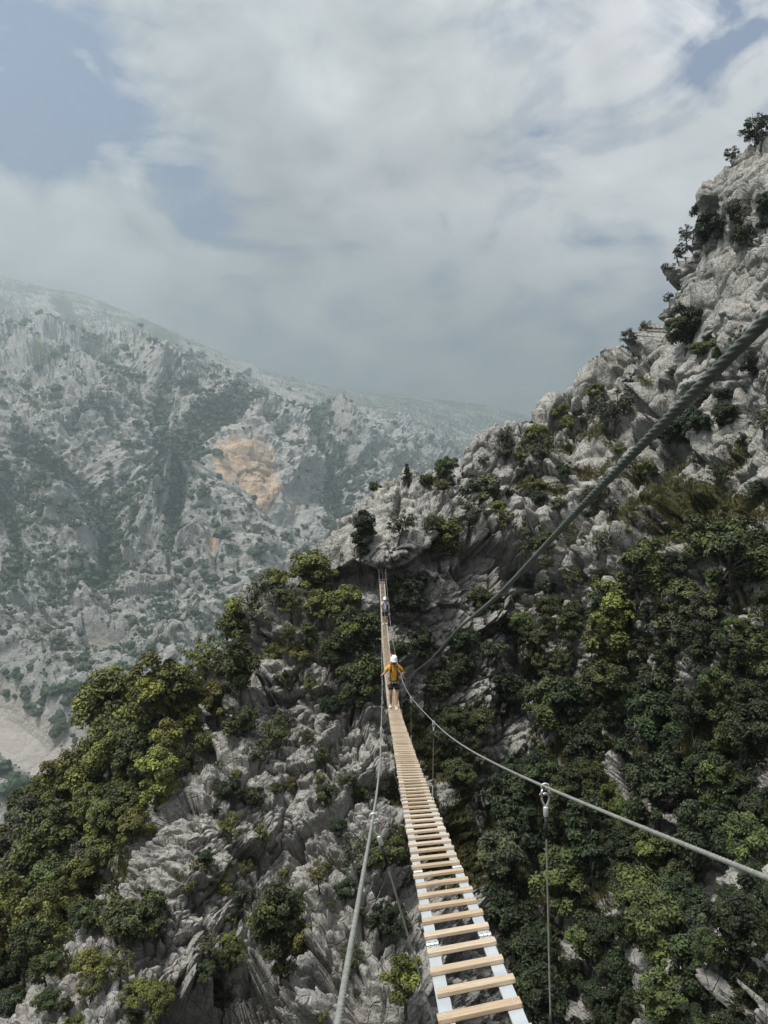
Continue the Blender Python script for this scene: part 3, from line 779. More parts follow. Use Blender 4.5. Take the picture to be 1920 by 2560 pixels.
TREES = [
    # crest above the far end of the bridge
    (1022, 1212, 44, 'spire', 'dark', 'small dark pointed tree on the crest straight above the bridge end'),
    (1068, 1212, 52, 'bush', 'green', 'low dark round shrub beside the small pointed crest tree'),
    (1120, 1206, 66, 'oak', 'green', 'airy round tree leaning out beside the pale boulder on the crest'),
    (1108, 1228, 48, 'bush', 'olive', 'mossy yellow-brown shrub below the airy round crest tree'),
    (935, 1226, 40, 'bush', 'olive', 'thin dry green shrub on the top of the rock knoll'),
    (905, 1392, 96, 'tall', 'dark', 'dark upright tree hanging in the cleft of the knoll, left of the bridge end'),
    (912, 1350, 56, 'bush', 'lime', 'small bright green shrub in front of the dark cleft tree'),
    (1000, 1350, 80, 'sparse', 'grey', 'thin grey-green shrub with bare twigs on the knoll face'),
    (1072, 1330, 60, 'sparse', 'grey', 'ragged grey shrub on the face right of the knoll cleft'),
    (1098, 1420, 112, 'oak', 'lime', 'bright yellow-green tree at the right end of the rock overhang'),
    (1060, 1470, 70, 'bush', 'dark', 'dark shrub under the bright overhang tree'),
    (1180, 1332, 84, 'sparse', 'grey', 'grey-green shrub with a yellow edge below the pale boulders'),
    (1205, 1275, 150, 'bush', 'grey', 'wide dull green shrub spreading over boulders of the upper slope'),
    (1242, 1282, 54, 'bush', 'lime', 'small light lime shrub at the edge of the wide dull shrub'),
    # skyline and face of the upper right crag
    (1896, 366, 100, 'sparse', 'dark', 'airy dark tree standing on the top of the crag at the skyline'),
    (1925, 372, 80, 'bush', 'dark', 'dense dark shrub at the foot of the airy summit tree'),
    (1835, 408, 46, 'sparse', 'grey', 'small pale shrub on the first notch below the crag top'),
    (1768, 556, 74, 'bush', 'dark', 'dark shrub in the recess below the crag shoulder'),
    (1850, 572, 96, 'sparse', 'dark', 'thin dark tree on the ledge across the crag'),
    (1910, 575, 80, 'tall', 'dark', 'tall dark tree at the frame edge on the crag ledge'),
    (1790, 610, 130, 'bush', 'dark', 'long low dark shrub along the crag ledge'),
    (1870, 612, 90, 'bush', 'dark', 'low dark shrub below the thin ledge tree'),
    (1700, 606, 46, 'sparse', 'grey', 'small sunlit shrub on the skyline above the big slab'),
    (1682, 652, 44, 'sparse', 'dark', 'crooked little skyline shrub left of the big slab'),
    (1664, 705, 48, 'sparse', 'dark', 'small dark skyline shrub below the crooked one'),
    (1652, 742, 30, 'sparse', 'grey', 'tiny skyline shrub at the foot of the big slab'),
    (1582, 882, 66, 'sparse', 'dark', 'upright leafy skyline shrub where the ridge flattens'),
    (1625, 835, 36, 'sparse', 'grey', 'bare twiggy shrub on the skyline step'),
    (1715, 878, 116, 'oak', 'dark', 'large dark tree clinging below the big smooth slab'),
    (1752, 888, 70, 'bush', 'green', 'green shrub at the right side of the large slab tree'),
    (1800, 905, 84, 'bush', 'green', 'green shrub just above the thick cable near the slab'),
    (1530, 1075, 116, 'sparse', 'grey', 'loose dull green tree under the skyline boulders'),
    (1645, 1030, 130, 'sparse', 'olive', 'loose olive tree left of the thick cable, on pale boulders'),
    (1690, 1110, 120, 'bush', 'dark', 'dark shrub half hidden by the thick cable'),
    (1745, 1085, 90, 'bush', 'blue', 'bluish green shrub right of the thick cable'),
    (1442, 1042, 36, 'bush', 'dark', 'very dark little shrub tucked between the skyline boulders'),
    (1400, 1048, 60, 'bush', 'olive', 'yellow-green cushion shrub on the ridge crest'),
    (1430, 1090, 84, 'bush', 'olive', 'mossy olive shrub below the ridge crest boulders'),
    (1360, 1180, 90, 'sparse', 'grey', 'dull shrub between grey blocks of the middle ridge'),
    (1880, 950, 80, 'sparse', 'dark', 'bare dark shrub among crag blocks at the frame edge'),
    (1560, 1320, 70, 'bush', 'dark', 'dark solitary shrub on the grassy scree'),
    (1345, 1260, 60, 'bush', 'dark', 'small dark shrub on the rocky slope below the middle ridge'),
    # around the bridge's far half
    (775, 1498, 142, 'oak', 'olive', 'spreading olive oak with bare forked trunk left of the knoll'),
    (690, 1500, 96, 'oak', 'olive', 'rounded olive oak beside the forked oak'),
    (645, 1568, 130, 'sparse', 'grey', 'half bare tree with dark branches against the far mountain'),
    (605, 1632, 130, 'oak', 'olive', 'light olive tree on the ridge below the half bare tree'),
    (520, 1716, 120, 'sparse', 'olive', 'thin branching tree standing clear against the far mountain'),
    (432, 1780, 110, 'oak', 'olive', 'yellow-olive tree at the edge of the left canopy'),
    (600, 1745, 160, 'oak', 'deep', 'large deep green tree under the thin branching tree'),
    (690, 1660, 90, 'bush', 'olive', 'olive shrub among pale blocks left of the bridge'),
    (860, 1565, 108, 'oak', 'olive', 'bright olive tree under the knoll, left of the far walker'),
    (800, 1560, 90, 'oak', 'olive', 'small light tree by white boulders left of the far walker'),
    (900, 1660, 132, 'oak', 'green', 'big green tree between the two walkers, left of the planks'),
    (835, 1690, 95, 'oak', 'deep', 'deep green tree left of the big green tree'),
    (905, 1780, 150, 'oak', 'deep', 'deep green tree left of the near walker'),
    (830, 1790, 80, 'bush', 'dark', 'dark shrub below the smooth block left of the bridge'),
    (715, 1750, 90, 'sparse', 'green', 'leafy green shrub on the rib above grey rubble'),
    (1020, 1565, 130, 'oak', 'dark', 'dark tree right of the far walker'),
    (990, 1500, 80, 'bush', 'dark', 'dark shrub right of the bridge end'),
    (1050, 1660, 100, 'oak', 'dark', 'dark tree between the planks and the thick cable dip'),
    (1120, 1710, 120, 'bush', 'dark', 'broad dark shrub under the dip of the thick cable'),
    (1000, 1640, 70, 'bush', 'deep', 'deep green shrub behind the near walker'),
    (1080, 1720, 60, 'bush', 'olive', 'olive shrub right of the near walker'),
    # canopy on the left
    (285, 1870, 225, 'oak', 'olive', 'big rounded yellow-olive tree at the top of the left canopy'),
    (400, 1845, 190, 'oak', 'olive', 'big deep olive tree right of the rounded yellow-olive one'),
    (385, 2030, 135, 'tall', 'lime', 'bright rounded tree standing out beside the pale rib'),
    (480, 1800, 130, 'oak', 'green', 'green tree on the slope above the pale rib'),
    (255, 2000, 170, 'oak', 'olive', 'olive tree in the middle of the left canopy'),
    (130, 2200, 170, 'oak', 'green', 'large domed green tree low in the left canopy'),
    (60, 2110, 150, 'oak', 'green', 'green tree near the left frame edge above the domed tree'),
    (170, 2010, 140, 'oak', 'olive', 'olive tree below the scree corner'),
    (340, 2120, 110, 'oak', 'olive', 'small olive tree tucked under the bright rounded tree'),
    (150, 2430, 130, 'oak', 'olive', 'olive tree at the dark foot of the left rib'),
    (60, 2470, 130, 'oak', 'deep', 'deep green tree in the lower left corner'),
    (400, 1890, 130, 'oak', 'deep', 'deep olive tree right under the big deep olive tree of the left canopy'),
    (462, 1850, 120, 'oak', 'olive', 'olive tree at the upper right edge of the left canopy'),
    (450, 1935, 110, 'bush', 'deep', 'deep green shrub against the pale rib, above the bright rounded tree'),
    (525, 1885, 90, 'bush', 'green', 'green shrub at the top of the pale rib'),
    (545, 1800, 120, 'oak', 'olive', 'olive tree leaning over the head of the pale rib'),
    # shrubs on the pale rib
    (355, 2345, 170, 'bush', 'deep', 'wide dark olive shrub across the middle of the left rib'),
    (290, 2320, 100, 'bush', 'olive', 'olive shrub at the left side of the wide rib shrub'),
    (480, 2245, 120, 'sparse', 'olive', 'loose olive shrub below the largest pale boulder'),
    (555, 2200, 40, 'bush', 'yellow', 'small bright yellow shrub below the largest pale boulder'),
    (705, 2440, 170, 'tall', 'deep', 'big deep green tree low on the rib, left of the left handrail cable'),
    (760, 2370, 100, 'bush', 'olive', 'yellowish shrub at the top of the big low rib tree'),
    (650, 2350, 90, 'sparse', 'olive', 'loose yellowish shrub left of the big low rib tree'),
    (812, 2010, 74, 'bush', 'deep', 'dark cushion shrub on pale rock left of the cable shackle'),
    (640, 2010, 70, 'bush', 'deep', 'dark shrub in the cleft beside the flat pale block'),
    (610, 1830, 110, 'bush', 'deep', 'deep green shrub where the rib begins'),
    (690, 1880, 90, 'sparse', 'green', 'thin green shrub in the upper rubble of the rib'),
    (900, 2200, 130, 'sparse', 'grey', 'grey twiggy shrub between the left cable and the planks'),
    (960, 2160, 100, 'bush', 'green', 'green shrub close to the left edge of the planks'),
    (960, 2330, 110, 'bush', 'dark', 'dark shrub below the left hanger wire'),
    (400, 2520, 100, 'bush', 'olive', 'dull yellow shrub at the bottom of the rib'),
    (230, 2450, 110, 'bush', 'olive', 'low olive shrub on the lower left rock'),
    (560, 2440, 90, 'sparse', 'green', 'thin green shrub on the lower rib'),
    (1010, 2530, 130, 'oak', 'olive', 'olive tree just left of the nearest planks'),
    (870, 2440, 80, 'sparse', 'green', 'thin shrub behind the left cable low down'),
    # right-hand slope
    (1535, 1690, 160, 'tall', 'olive', 'tall yellow-green tree in the middle of the right slope'),
    (1595, 1505, 170, 'oak', 'green', 'broad green tree below the grassy scree'),
    (1310, 1580, 90, 'bush', 'green', 'round green shrub on the pale face right of the thick cable'),
    (1655, 1780, 180, 'bush', 'dark', 'wide dark tree-like shrub mass left of the bright column tree'),
    (1800, 1890, 150, 'tall', 'green', 'tall bright column tree near the right frame edge'),
    (1850, 1500, 190, 'oak', 'deep', 'wide deep green tree high at the right frame edge'),
    (1760, 1430, 140, 'oak', 'green', 'green tree with bare trunk left of the wide edge tree'),
    (1870, 1720, 150, 'oak', 'deep', 'deep green tree above the bright column tree'),
    (1500, 1770, 120, 'oak', 'green', 'leafy green tree under the tall yellow-green tree'),
    (1365, 1920, 90, 'bush', 'green', 'green shrub just above the right handrail cable'),
    (1510, 2020, 110, 'bush', 'olive', 'yellowish shrub just right of the hanger shackle'),
    (1780, 2060, 120, 'tall', 'green', 'upright green tree over the right handrail cable'),
    (1255, 2230, 150, 'oak', 'grey', 'grey-green tree between the planks and the hanger wire'),
    (1400, 2290, 170, 'oak', 'green', 'bright edged tree crossed by the hanger wire'),
    (1640, 2200, 130, 'oak', 'green', 'rounded green tree below the right handrail cable'),
    (1640, 2450, 190, 'oak', 'green', 'largest lit green tree in the lower right of the gorge'),
    (1600, 2330, 150, 'oak', 'green', 'green tree behind the largest lit tree of the gorge'),
    (1880, 2180, 150, 'oak', 'green', 'light green tree at the right frame edge under the cable'),
    (1470, 2430, 150, 'oak', 'deep', 'deep green tree low right of the hanger wire'),
    (1660, 2600, 150, 'oak', 'green', 'green crown at the bottom edge right of the middle'),
    (1150, 1960, 110, 'bush', 'deep', 'deep green shrub right of the middle of the planks'),
    (1150, 1620, 90, 'bush', 'dark', 'dark shrub in the gully beyond the cable dip'),
]
for t in TREES:
    plant(*t)

# the close-packed woods: every tree its own thing, told apart only by the thicket it stands in
WOODS = [
    ([(1690, 1450), (1930, 1400), (1930, 1800), (1560, 1800), (1500, 1600), (1600, 1480)], 22, (90, 160), ['deep', 'grey', 'dark', 'dark', 'green'], ('oak', 'bush', 'oak'),
     'mid to dark green tree in the thicket of the upper right slope', 'trees in the thicket of the upper right slope', 'dark green shrub in the thicket of the upper right slope'),
    ([(1420, 1760), (1930, 1800), (1930, 2640), (1340, 2640), (1220, 2300), (1240, 2000)], 64, (80, 190), ['dark', 'deep', 'dark', 'dark', 'dark', 'dark', 'deep'], ('oak', 'oak', 'bush', 'tall'),
     'dark green tree in the dense wood of the gorge right of the bridge', 'trees in the gorge wood right of the bridge', 'dark green shrub in the dense wood of the gorge right of the bridge'),
    ([(1060, 1620), (1180, 1560), (1320, 1700), (1240, 2050), (1100, 1980)], 12, (60, 110), ['dark', 'deep', 'grey'], ('bush', 'sparse', 'bush'),
     'dark tree in the gully beside the planks', 'trees in the gully beside the planks', 'dark shrub in the gully beside the planks'),
    ([(-20, 2180), (200, 1985), (420, 1835), (540, 1730), (480, 1870), (390, 2020), (330, 2150), (160, 2330), (-20, 2480)], 50, (110, 180), ['olive', 'olive', 'grey', 'olive', 'green'], ('oak', 'oak', 'tall'),
     'olive green tree in the dense canopy left of the pale rib', 'trees of the canopy left of the pale rib', 'olive green shrub in the dense canopy left of the pale rib'),
    ([(-20, 2480), (150, 2360), (240, 2300), (120, 2470), (20, 2560), (-30, 2600)], 9, (90, 150), ['deep', 'dark'], ('oak', 'bush'),
     'shaded green tree in the dark lower left gully', 'trees of the lower left gully', 'shaded green shrub in the dark lower left gully'),
    ([(560, 1590), (760, 1500), (900, 1520), (930, 1720), (820, 1760), (640, 1720)], 13, (50, 100), ['olive', 'green', 'green'], ('bush', 'sparse', 'sparse'),
     'green tree on the rocky slope under the knoll', 'trees on the slope under the knoll', 'green shrub on the rocky slope under the knoll'),
    ([(560, 1850), (800, 1800), (930, 2000), (930, 2560), (500, 2560), (480, 2300)], 42, (30, 84), ['deep', 'grey', 'olive', 'dark'], ('bush', 'sparse'),
     'tree on the pale rock rib', 'shrubs scattered over the pale rib', 'small shrub rooted in cracks of the pale rib'),
    ([(100, 2520), (300, 2400), (480, 2380), (480, 2600), (100, 2600)], 12, (36, 84), ['deep', 'olive'], ('bush', 'sparse'),
     'tree on the lowest rock', 'shrubs on the lowest left rock', 'small shrub on the lowest left rock'),
    ([(1150, 1180), (1330, 1060), (1560, 960), (1640, 1100), (1660, 1300), (1400, 1480), (1200, 1480), (1150, 1300)], 34, (34, 84), ['grey', 'deep', 'dark', 'olive'], ('bush', 'sparse'),
     'tree on the broken middle ridge', 'shrubs on the broken middle ridge', 'dull green shrub among grey blocks of the middle ridge'),
    ([(1180, 1480), (1500, 1460), (1540, 1700), (1400, 1900), (1250, 1800)], 16, (50, 110), ['deep', 'dark', 'grey', 'green'], ('bush', 'sparse', 'oak'),
     'green tree on the pale face below the thick cable', 'plants on the pale face below the thick cable', 'dark shrub on the pale face below the thick cable'),
    ([(1640, 900), (1900, 800), (1930, 1260), (1700, 1250)], 18, (34, 90), ['dark', 'grey', 'deep'], ('bush', 'sparse'),
     'tree among blocks of the right crag', 'shrubs among the blocks of the right crag', 'dark shrub among blocks under the right crag'),
]


def inside(x, y, poly):
    c = False
    for (x1, y1), (x2, y2) in zip(poly, poly[1:] + poly[:1]):
        if (y1 > y) != (y2 > y) and x < (x2 - x1) * (y - y1) / (y2 - y1) + x1: c = not c
    return c


for poly, num, (w0, w1), tints, kinds, lab, grp, lab2 in WOODS:
    xs_ = [p[0] for p in poly]; ys_ = [p[1] for p in poly]
    done = tries = 0
    while done < num and tries < num * 60:
        tries += 1
        x, y = random.uniform(min(xs_), max(xs_)), random.uniform(min(ys_), max(ys_))
        if not inside(x, y, poly): continue
        w = random.uniform(w0, w1)
        if any((x - a) ** 2 + ((y - b) * 1.25) ** 2 < (.5 * (w + c) * (.62 if tries < num * 30 else .45)) ** 2 for a, b, c in placed): continue
        kd = random.choice(kinds)
        sh = NAME[kd] == 'shrub'
        if plant(x, y, w, kd, random.choice(tints), lab2 if sh else lab, grp + (', shrubs' if sh else '')) is not None: done += 1

# trees of the far mountain: too many to count, the largest ones are things
fprj = np.stack([960 + F * fV[:, 0] / fV[:, 1], 1280 - F * fV[:, 2] / fV[:, 1]], 1)
ico_v, ico_f = [], []
tphi = (1 + 5 ** .5) / 2
iv = np.array([(-1, tphi, 0), (1, tphi, 0), (-1, -tphi, 0), (1, -tphi, 0), (0, -1, tphi), (0, 1, tphi), (0, -1, -tphi), (0, 1, -tphi), (tphi, 0, -1), (tphi, 0, 1), (-tphi, 0, -1), (-tphi, 0, 1)], float)
iv /= np.linalg.norm(iv[0])
ifc = [(0, 11, 5), (0, 5, 1), (0, 1, 7), (0, 7, 10), (0, 10, 11), (1, 5, 9), (5, 11, 4), (11, 10, 2), (10, 7, 6), (7, 1, 8), (3, 9, 4), (3, 4, 2), (3, 2, 6), (3, 6, 8), (3, 8, 9), (4, 9, 5), (2, 4, 11), (6, 2, 10), (8, 6, 7), (9, 8, 1)]


def subdiv(v, f):
    v = [tuple(p) for p in v]; cache = {}; nf = []
    def mid(a, b):
        k = (min(a, b), max(a, b))
        if k not in cache:
            m_ = (np.array(v[a]) + np.array(v[b])) / 2; m_ /= np.linalg.norm(m_)
            cache[k] = len(v); v.append(tuple(m_))
        return cache[k]
    for a, b, c in f:
        ab, bc, ca_ = mid(a, b), mid(b, c), mid(c, a)
        nf += [(a, ab, ca_), (b, bc, ab), (c, ca_, bc), (ab, bc, ca_)]
    return np.array(v), nf


iv, ifc = subdiv(iv, ifc)
ifc = np.array(ifc)
pvis = (fprj[:, 0] > -30) & (fprj[:, 0] < 1260) & (fprj[:, 1] < 2080)
wt = np.where(pvis, (.13 + sstep(.42, .8, fveg) ** 1.5 + 2.0 * np.clip(guls + gully, 0, 1) ** 2) * (1 - .9 * sstep(2100, 3600, fV[:, 1])) * (1 - np.clip(cliff2 + scree, 0, 1)) * np.clip(1.6 - fV[:, 1] / 2300, .1, 1), 0)
nt = 8500
pick = rng.choice(len(fV), nt, p=wt / wt.sum(), replace=False)
extra = [(60, 1750), (110, 1765), (150, 1790), (95, 1790), (130, 1740), (170, 1760), (60, 1730), (180, 1720), (20, 1690), (45, 1700), (135, 1840), (155, 1830), (30, 1950), (60, 1965), (10, 1930), (90, 1980), (20, 1985), (50, 2000),
         (140, 1810), (115, 1735), (75, 1770), (165, 1735)]
fsz = rng.lognormal(0, .55, nt) * 3.3 * np.clip(fV[pick, 1] / 1400, .55, 1.5)
ep = []
for ex, ey in extra:
    ep.append(int(np.argmin((fprj[:, 0] - ex) ** 2 + (fprj[:, 1] - ey) ** 2)))
pick = np.concatenate([pick, ep]); fsz = np.concatenate([fsz, rng.uniform(6, 10, len(ep))])
ord_ = np.argsort(-fsz / fV[pick, 1])
far_mat = M['leaf']


def clump(p, s, r):
    """a far tree crown: three ragged lobes sharing one mass"""
    vs, fs, ts = [], [], []
    for q in range(3):
        o = r.normal(size=3) * s * .45; o[2] = abs(o[2]) * .6
        nz = 1 + .2 * r.normal(size=len(iv))
        v = iv * nz[:, None] * s * r.uniform(.55, .85) * np.array([1, 1, .85]) + o + np.array([0, 0, s * .45])
        fs.append(ifc + len(iv) * q); vs.append(v)
        ts.append(np.clip(r.normal(.45, .13, len(iv)), 0, 1))
    return np.concatenate(vs) + p, np.concatenate(fs), np.concatenate(ts)


NIND = 150
fprotos = []
for q in range(4):
    v, f, t_ = clump(np.zeros(3), 1.0, np.random.default_rng(50 + q))
    o_ = mesh_np('tree', v, f, far_mat, {'tint': t_}, smooth=False)
    fprotos.append(o_.data); bpy.data.objects.remove(o_)
for q, k in enumerate(ord_[:NIND]):
    o_ = bpy.data.objects.new('tree', fprotos[q % 4]); COL.objects.link(o_)
    o_.location = tuple(map(float, fV[pick[k]])); s_ = float(fsz[k]); o_.scale = (s_ * random.uniform(.85, 1.2), s_, s_ * random.uniform(.8, 1.15))
    o_.rotation_euler = (0, 0, random.uniform(0, 6.28))
    o_.color = (.034 * random.uniform(.8, 1.2), .056, .026, 1)
    tag(o_, 'dark blue-green tree dotted on the far grey mountainside', 'tree', 'trees dotted on the far mountain')
V_, F_, T_ = [], [], []; nn_ = 0
for q, k in enumerate(ord_[NIND:]):
    v, f, t_ = clump(fV[pick[k]], fsz[k], rng)
    V_.append(v); F_.append(f + nn_); T_.append(t_); nn_ += len(v)
ft_obj = mesh_np('woods', np.concatenate(V_), np.concatenate(F_), far_mat, {'tint': np.concatenate(T_)}, smooth=False)
ft_obj.color = (.034, .055, .026, 1)
tag(ft_obj, 'scattered small dark trees and scrub over the far mountain', 'woods', kind='stuff')

# ------------------------------------------------------------------ the footbridge
deck = spline([(-3, .50, -1.12), (0, .50, -1.72), (3.65, .475, -2.46), (6.87, .455, -3.17), (12.9, .425, -4.45), (17.6, .40, -5.37), (25, .335, -6.63), (35, .20, -7.35), (48.5, .015, -7.15), (58.2, -.15, -5.12)])
handL = spline([(-3, -.06, .40), (1.0, -.062, -.69), (2.95, -.043, -1.215), (9.67, -.037, -2.83), (16.39, -.042, -4.13), (24.9, -.066, -5.52), (34, -.11, -6.28), (48, -.22, -6.08), (57.5, -.41, -4.25), (61, -.47, -3.4)])
handR = spline([(-3, .80, .55), (1.35, .70, -.668), (2.95, .643, -1.096), (9.67, .650, -2.745), (16.39, .60, -4.10), (24.9, .575, -5.52), (34, .47, -6.28), (48, .30, -6.08), (57.5, .10, -4.25), (61, .03, -3.4)])
RW, SPC = .42, .28


def frame(d):
    c = deck(d)[0]; e = .05
    t = np.array([deck(d + e)[0][0] - deck(d - e)[0][0], 2 * e, deck(d + e)[0][1] - deck(d - e)[0][1]])
    t /= np.linalg.norm(t)
    ro = np.interp(d, [0, 3.65, 6.87, 13, 25, 57], [.2, .185, .10, 0, -.03, 0])
    s = np.array([math.cos(ro), 0, math.sin(ro)]); s -= t * (s @ t); s /= np.linalg.norm(s)
    u = np.cross(s, t)
    return np.array([c[0], d, c[1]]), s, t, u


bridge = empty('footbridge', (float(deck(2.53)[0][0]), 2.53, float(deck(2.53)[0][1])))
tag(bridge, 'narrow hanging cable footbridge of wooden slats sagging across the gorge', 'footbridge')
BINV = Matrix.Translation(-Vector(bridge.location))


def attach(o, parent):
    """parent while keeping the world position of geometry written in world coordinates"""
    o.parent = parent
    o.matrix_parent_inverse = parent.matrix_basis.inverted()
    return o


bpy.context.view_layer.update()


def plank_mesh(seed):
    r_ = np.random.default_rng(seed)
    mb = MB()
    mb.bevel_box((0, 0, 0), (RW / 2, 0, 0), (0, .0365, 0), (0, 0, .0135), .004)
    return mb


pm = plank_mesh(1).build('plank', M['wood']); plank_data = pm.data
bpy.data.objects.remove(pm)
bolt = MB()
for sx in (-1, 1):
    for sy in (-.017, .017):
        bolt.tube([(sx * .175, sy, .0130), (sx * .175, sy, .0165)], [.0055, .0045], 8)
bm_ = bolt.build('bolt', M['zinc'], smooth=True); bolt_data = bm_.data
bpy.data.objects.remove(bm_)
restmb = []
k0 = -12
rest = MB()
nplank = int((57.6 - 2.53) / SPC)
for k in range(k0, nplank):
    d = 2.53 + SPC * k
    c, s, t, u = frame(d)
    jr = random.gauss(0, .012); jl = random.gauss(0, .005)
    s2 = s * math.cos(jr) + t * math.sin(jr); t2 = np.cross(u, s2)
    c2 = c + s * jl
    if 0 <= k < 100:
        o = bpy.data.objects.new('plank', plank_data); COL.objects.link(o); o.parent = bridge
        Mx = Matrix(((s2[0], t2[0], u[0], c2[0]), (s2[1], t2[1], u[1], c2[1]), (s2[2], t2[2], u[2], c2[2]), (0, 0, 0, 1)))
        o.matrix_local = BINV @ Mx
        if k < 30:
            b = bpy.data.objects.new('bolt', bolt_data); COL.objects.link(b); b.parent = o
    else:
        rest.bevel_box(c2, s2 * RW / 2, t2 * .0365, u * .0135, .004)
rp = rest.build('plank', M['wood']); attach(rp, bridge); rp['kind'] = 'stuff'

JOINTS = [2.95 + 1.68 * j for j in range(-2, 33)]
for a, b in zip(JOINTS[:-1], JOINTS[1:]):
    for sx in (-1, 1):
        mb = MB()
        ds = np.linspace(a + .02, b - .02, 4)
        for d0, d1 in zip(ds[:-1], ds[1:]):
            c0, s0, t0, u0 = frame(d0); c1_, s1, t1, u1_ = frame(d1)
            p0 = c0 + s0 * sx * .168 - u0 * .0215; p1 = c1_ + s1 * sx * .168 - u1_ * .0215
            mb.box((p0 + p1) / 2, s0 * .036, (p1 - p0) / 2, u0 * .0075)
        attach(mb.build('stringer', M['alu']), bridge)
for d in JOINTS[1:-1]:
    for sx in (-1, 1):
        c, s, t, u = frame(d)
        p = c + s * sx * .168 - u * .012
        mb = MB()
        for ty in (-1, 1):
            mb.box(p + t * ty * .040, s * .040, t * .024, u * .003)
            for q in (-.02, .02):
                mb.tube([p + t * ty * .04 + s * q + u * .003, p + t * ty * .04 + s * q + u * .012], .007, 6)
        for q in (-.026, 0, .026):
            mb.tube([p + s * (q - .010) + u * .006, p + s * (q + .010) + u * .006], .011, 10)
        attach(mb.build('hinge', M['zinc'], smooth=False), bridge)


def cable_pts(fn, d0, d1, stp):
    ds = np.concatenate([np.arange(d0, .3, .03), np.arange(.3, 3.4, stp), np.arange(3.4, 6, stp * 2.2), np.arange(6, d1, .1), [d1]])
    q = fn(ds)
    return np.stack([q[:, 0], ds, q[:, 1]], 1)


for fn, lab in ((handL, 'left-hand steel handrail cable'), (handR, 'right-hand steel handrail cable')):
    mb = MB(); cp = cable_pts(fn, -3, 61, .0026); mb.tube(cp, np.interp(cp[:, 1], [0, 4, 20, 60], [.0058, .0058, .008, .009]), 22, lobes=(6, .085))
    attach(mb.build('handrail_cable', M['steel'], smooth=True), bridge)

SLEEVE = simple_mat('crimp_ferrule', (.66, .69, .69), .38, .5, .08, 40)
for d in [2.95 + 6.72 * j for j in range(0, 8)]:
    for fn, sx in ((handL, -1), (handR, 1)):
        q = fn(d)[0]
        top = np.array([q[0], d, q[1]])
        c, s, t, u = frame(d)
        foot_ = c + s * sx * .195 + u * .0
        ax = foot_ - top; L = np.linalg.norm(ax); ax /= L
        q2 = fn(d + .1)[0]; ct = np.array([q2[0] - q[0], .1, q2[1] - q[1]]); ct /= np.linalg.norm(ct)
        sd_ = np.cross(ct, ax); sd_ /= np.linalg.norm(sd_)
        wire = MB()
        ws = [top + ax * (.135 + (L - .30) * f_) for f_ in np.linspace(0, 1, 30)]
        wire.tube(ws, .0042, 10, lobes=(6, .06))
        hg = attach(wire.build('hanger', M['steel'], smooth=True), bridge)
        sh = MB()
        a_ = np.linspace(-.25 * math.pi, 1.25 * math.pi, 16)
        sh.tube([top + sd_ * .0145 * math.cos(x) - ax * .0125 * math.sin(x) for x in a_] , .0040, 8)
        for e in (-1, 1):
            p0 = top + sd_ * e * .0105 + ax * .009
            sh.tube([p0, p0 + ax * .012 + sd_ * e * .004, p0 + ax * .022 + sd_ * e * .004], [.004, .0045, .0072], 8)
        sh.tube([top + ax * .031 - sd_ * .020, top + ax * .031 + sd_ * .024], .0038, 8)
        bpy.context.view_layer.update()
        inv = hg.matrix_world.inverted()
        def under(mb_, name, mat, smooth=True):
            o_ = mb_.build(name, mat, smooth=smooth); o_.parent = hg; o_.matrix_parent_inverse = inv; return o_
        under(sh, 'shackle', M['zinc'])
        pn = MB(); pn.tube([top + ax * .031 - sd_ * .0225, top + ax * .031 - sd_ * .0185], .0052, 8); pn.tube([top + ax * .031 + sd_ * .0185, top + ax * .031 + sd_ * .022], .0052, 8)
        under(pn, 'pin_head', M['red'])
        th = MB()
        tp = []
        for x in np.linspace(0, 2 * math.pi, 26, endpoint=False):
            yy = (1 - math.cos(x)) / 2
            tp.append(top + ax * (.026 + .055 * yy) + sd_ * .0185 * math.sin(x) * (1 - yy ** 1.6 * .75))
        th.tube(tp, .0042, 8, closed=True)
        under(th, 'thimble', M['zinc'])
        fe = MB(); fe.tube([top + ax * .079, top + ax * .082, top + ax * .116, top + ax * .119], [.0085, .0098, .0098, .0085], 16)
        under(fe, 'ferrule', SLEEVE)
        sl_ = MB(); sl_.tube([top + ax * .119, top + ax * .205], [.0068, .0060], 12)
        under(sl_, 'sleeve', M['rubber'])
        sl_ = MB(); sl_.tube([top + ax * (L - .27), top + ax * (L - .19)], .0062, 12)
        under(sl_, 'sleeve', M['rubber'])
        tb = MB(); tb.tube([top + ax * (L - .19), top + ax * (L - .175), top + ax * (L - .10), top + ax * (L - .09)], [.005, .0085, .0085, .005], 12)
        tb.tube([top + ax * (L - .10), top + ax * (L - .0)], .005, 8)
        for e in (-1, 1):
            tb.box(foot_ + ct * 0 + sd_ * e * .011 - ax * .012, sd_ * .0025, ct * .012, ax * .024)
        tb.tube([foot_ - sd_ * .02, foot_ + sd_ * .02], .005, 8)
        under(tb, 'turnbuckle', M['zinc'])
# anchor plate where the deck meets the rock
c, s, t, u = frame(57.75)
mb = MB()
mb.box(c - u * .03, s * .27, t * .16, u * .012)
for sx in (-1, 1):
    mb.tube([c + s * sx * .24 - u * .2 + t * .1, c + s * sx * .24 + u * .55 + t * .1], .022, 8)
    mb.box(c + s * sx * .24 + u * .1 + t * .25, s * .05, t * .08, u * .012)
attach(mb.build('landing_frame', M['zinc']), bridge)

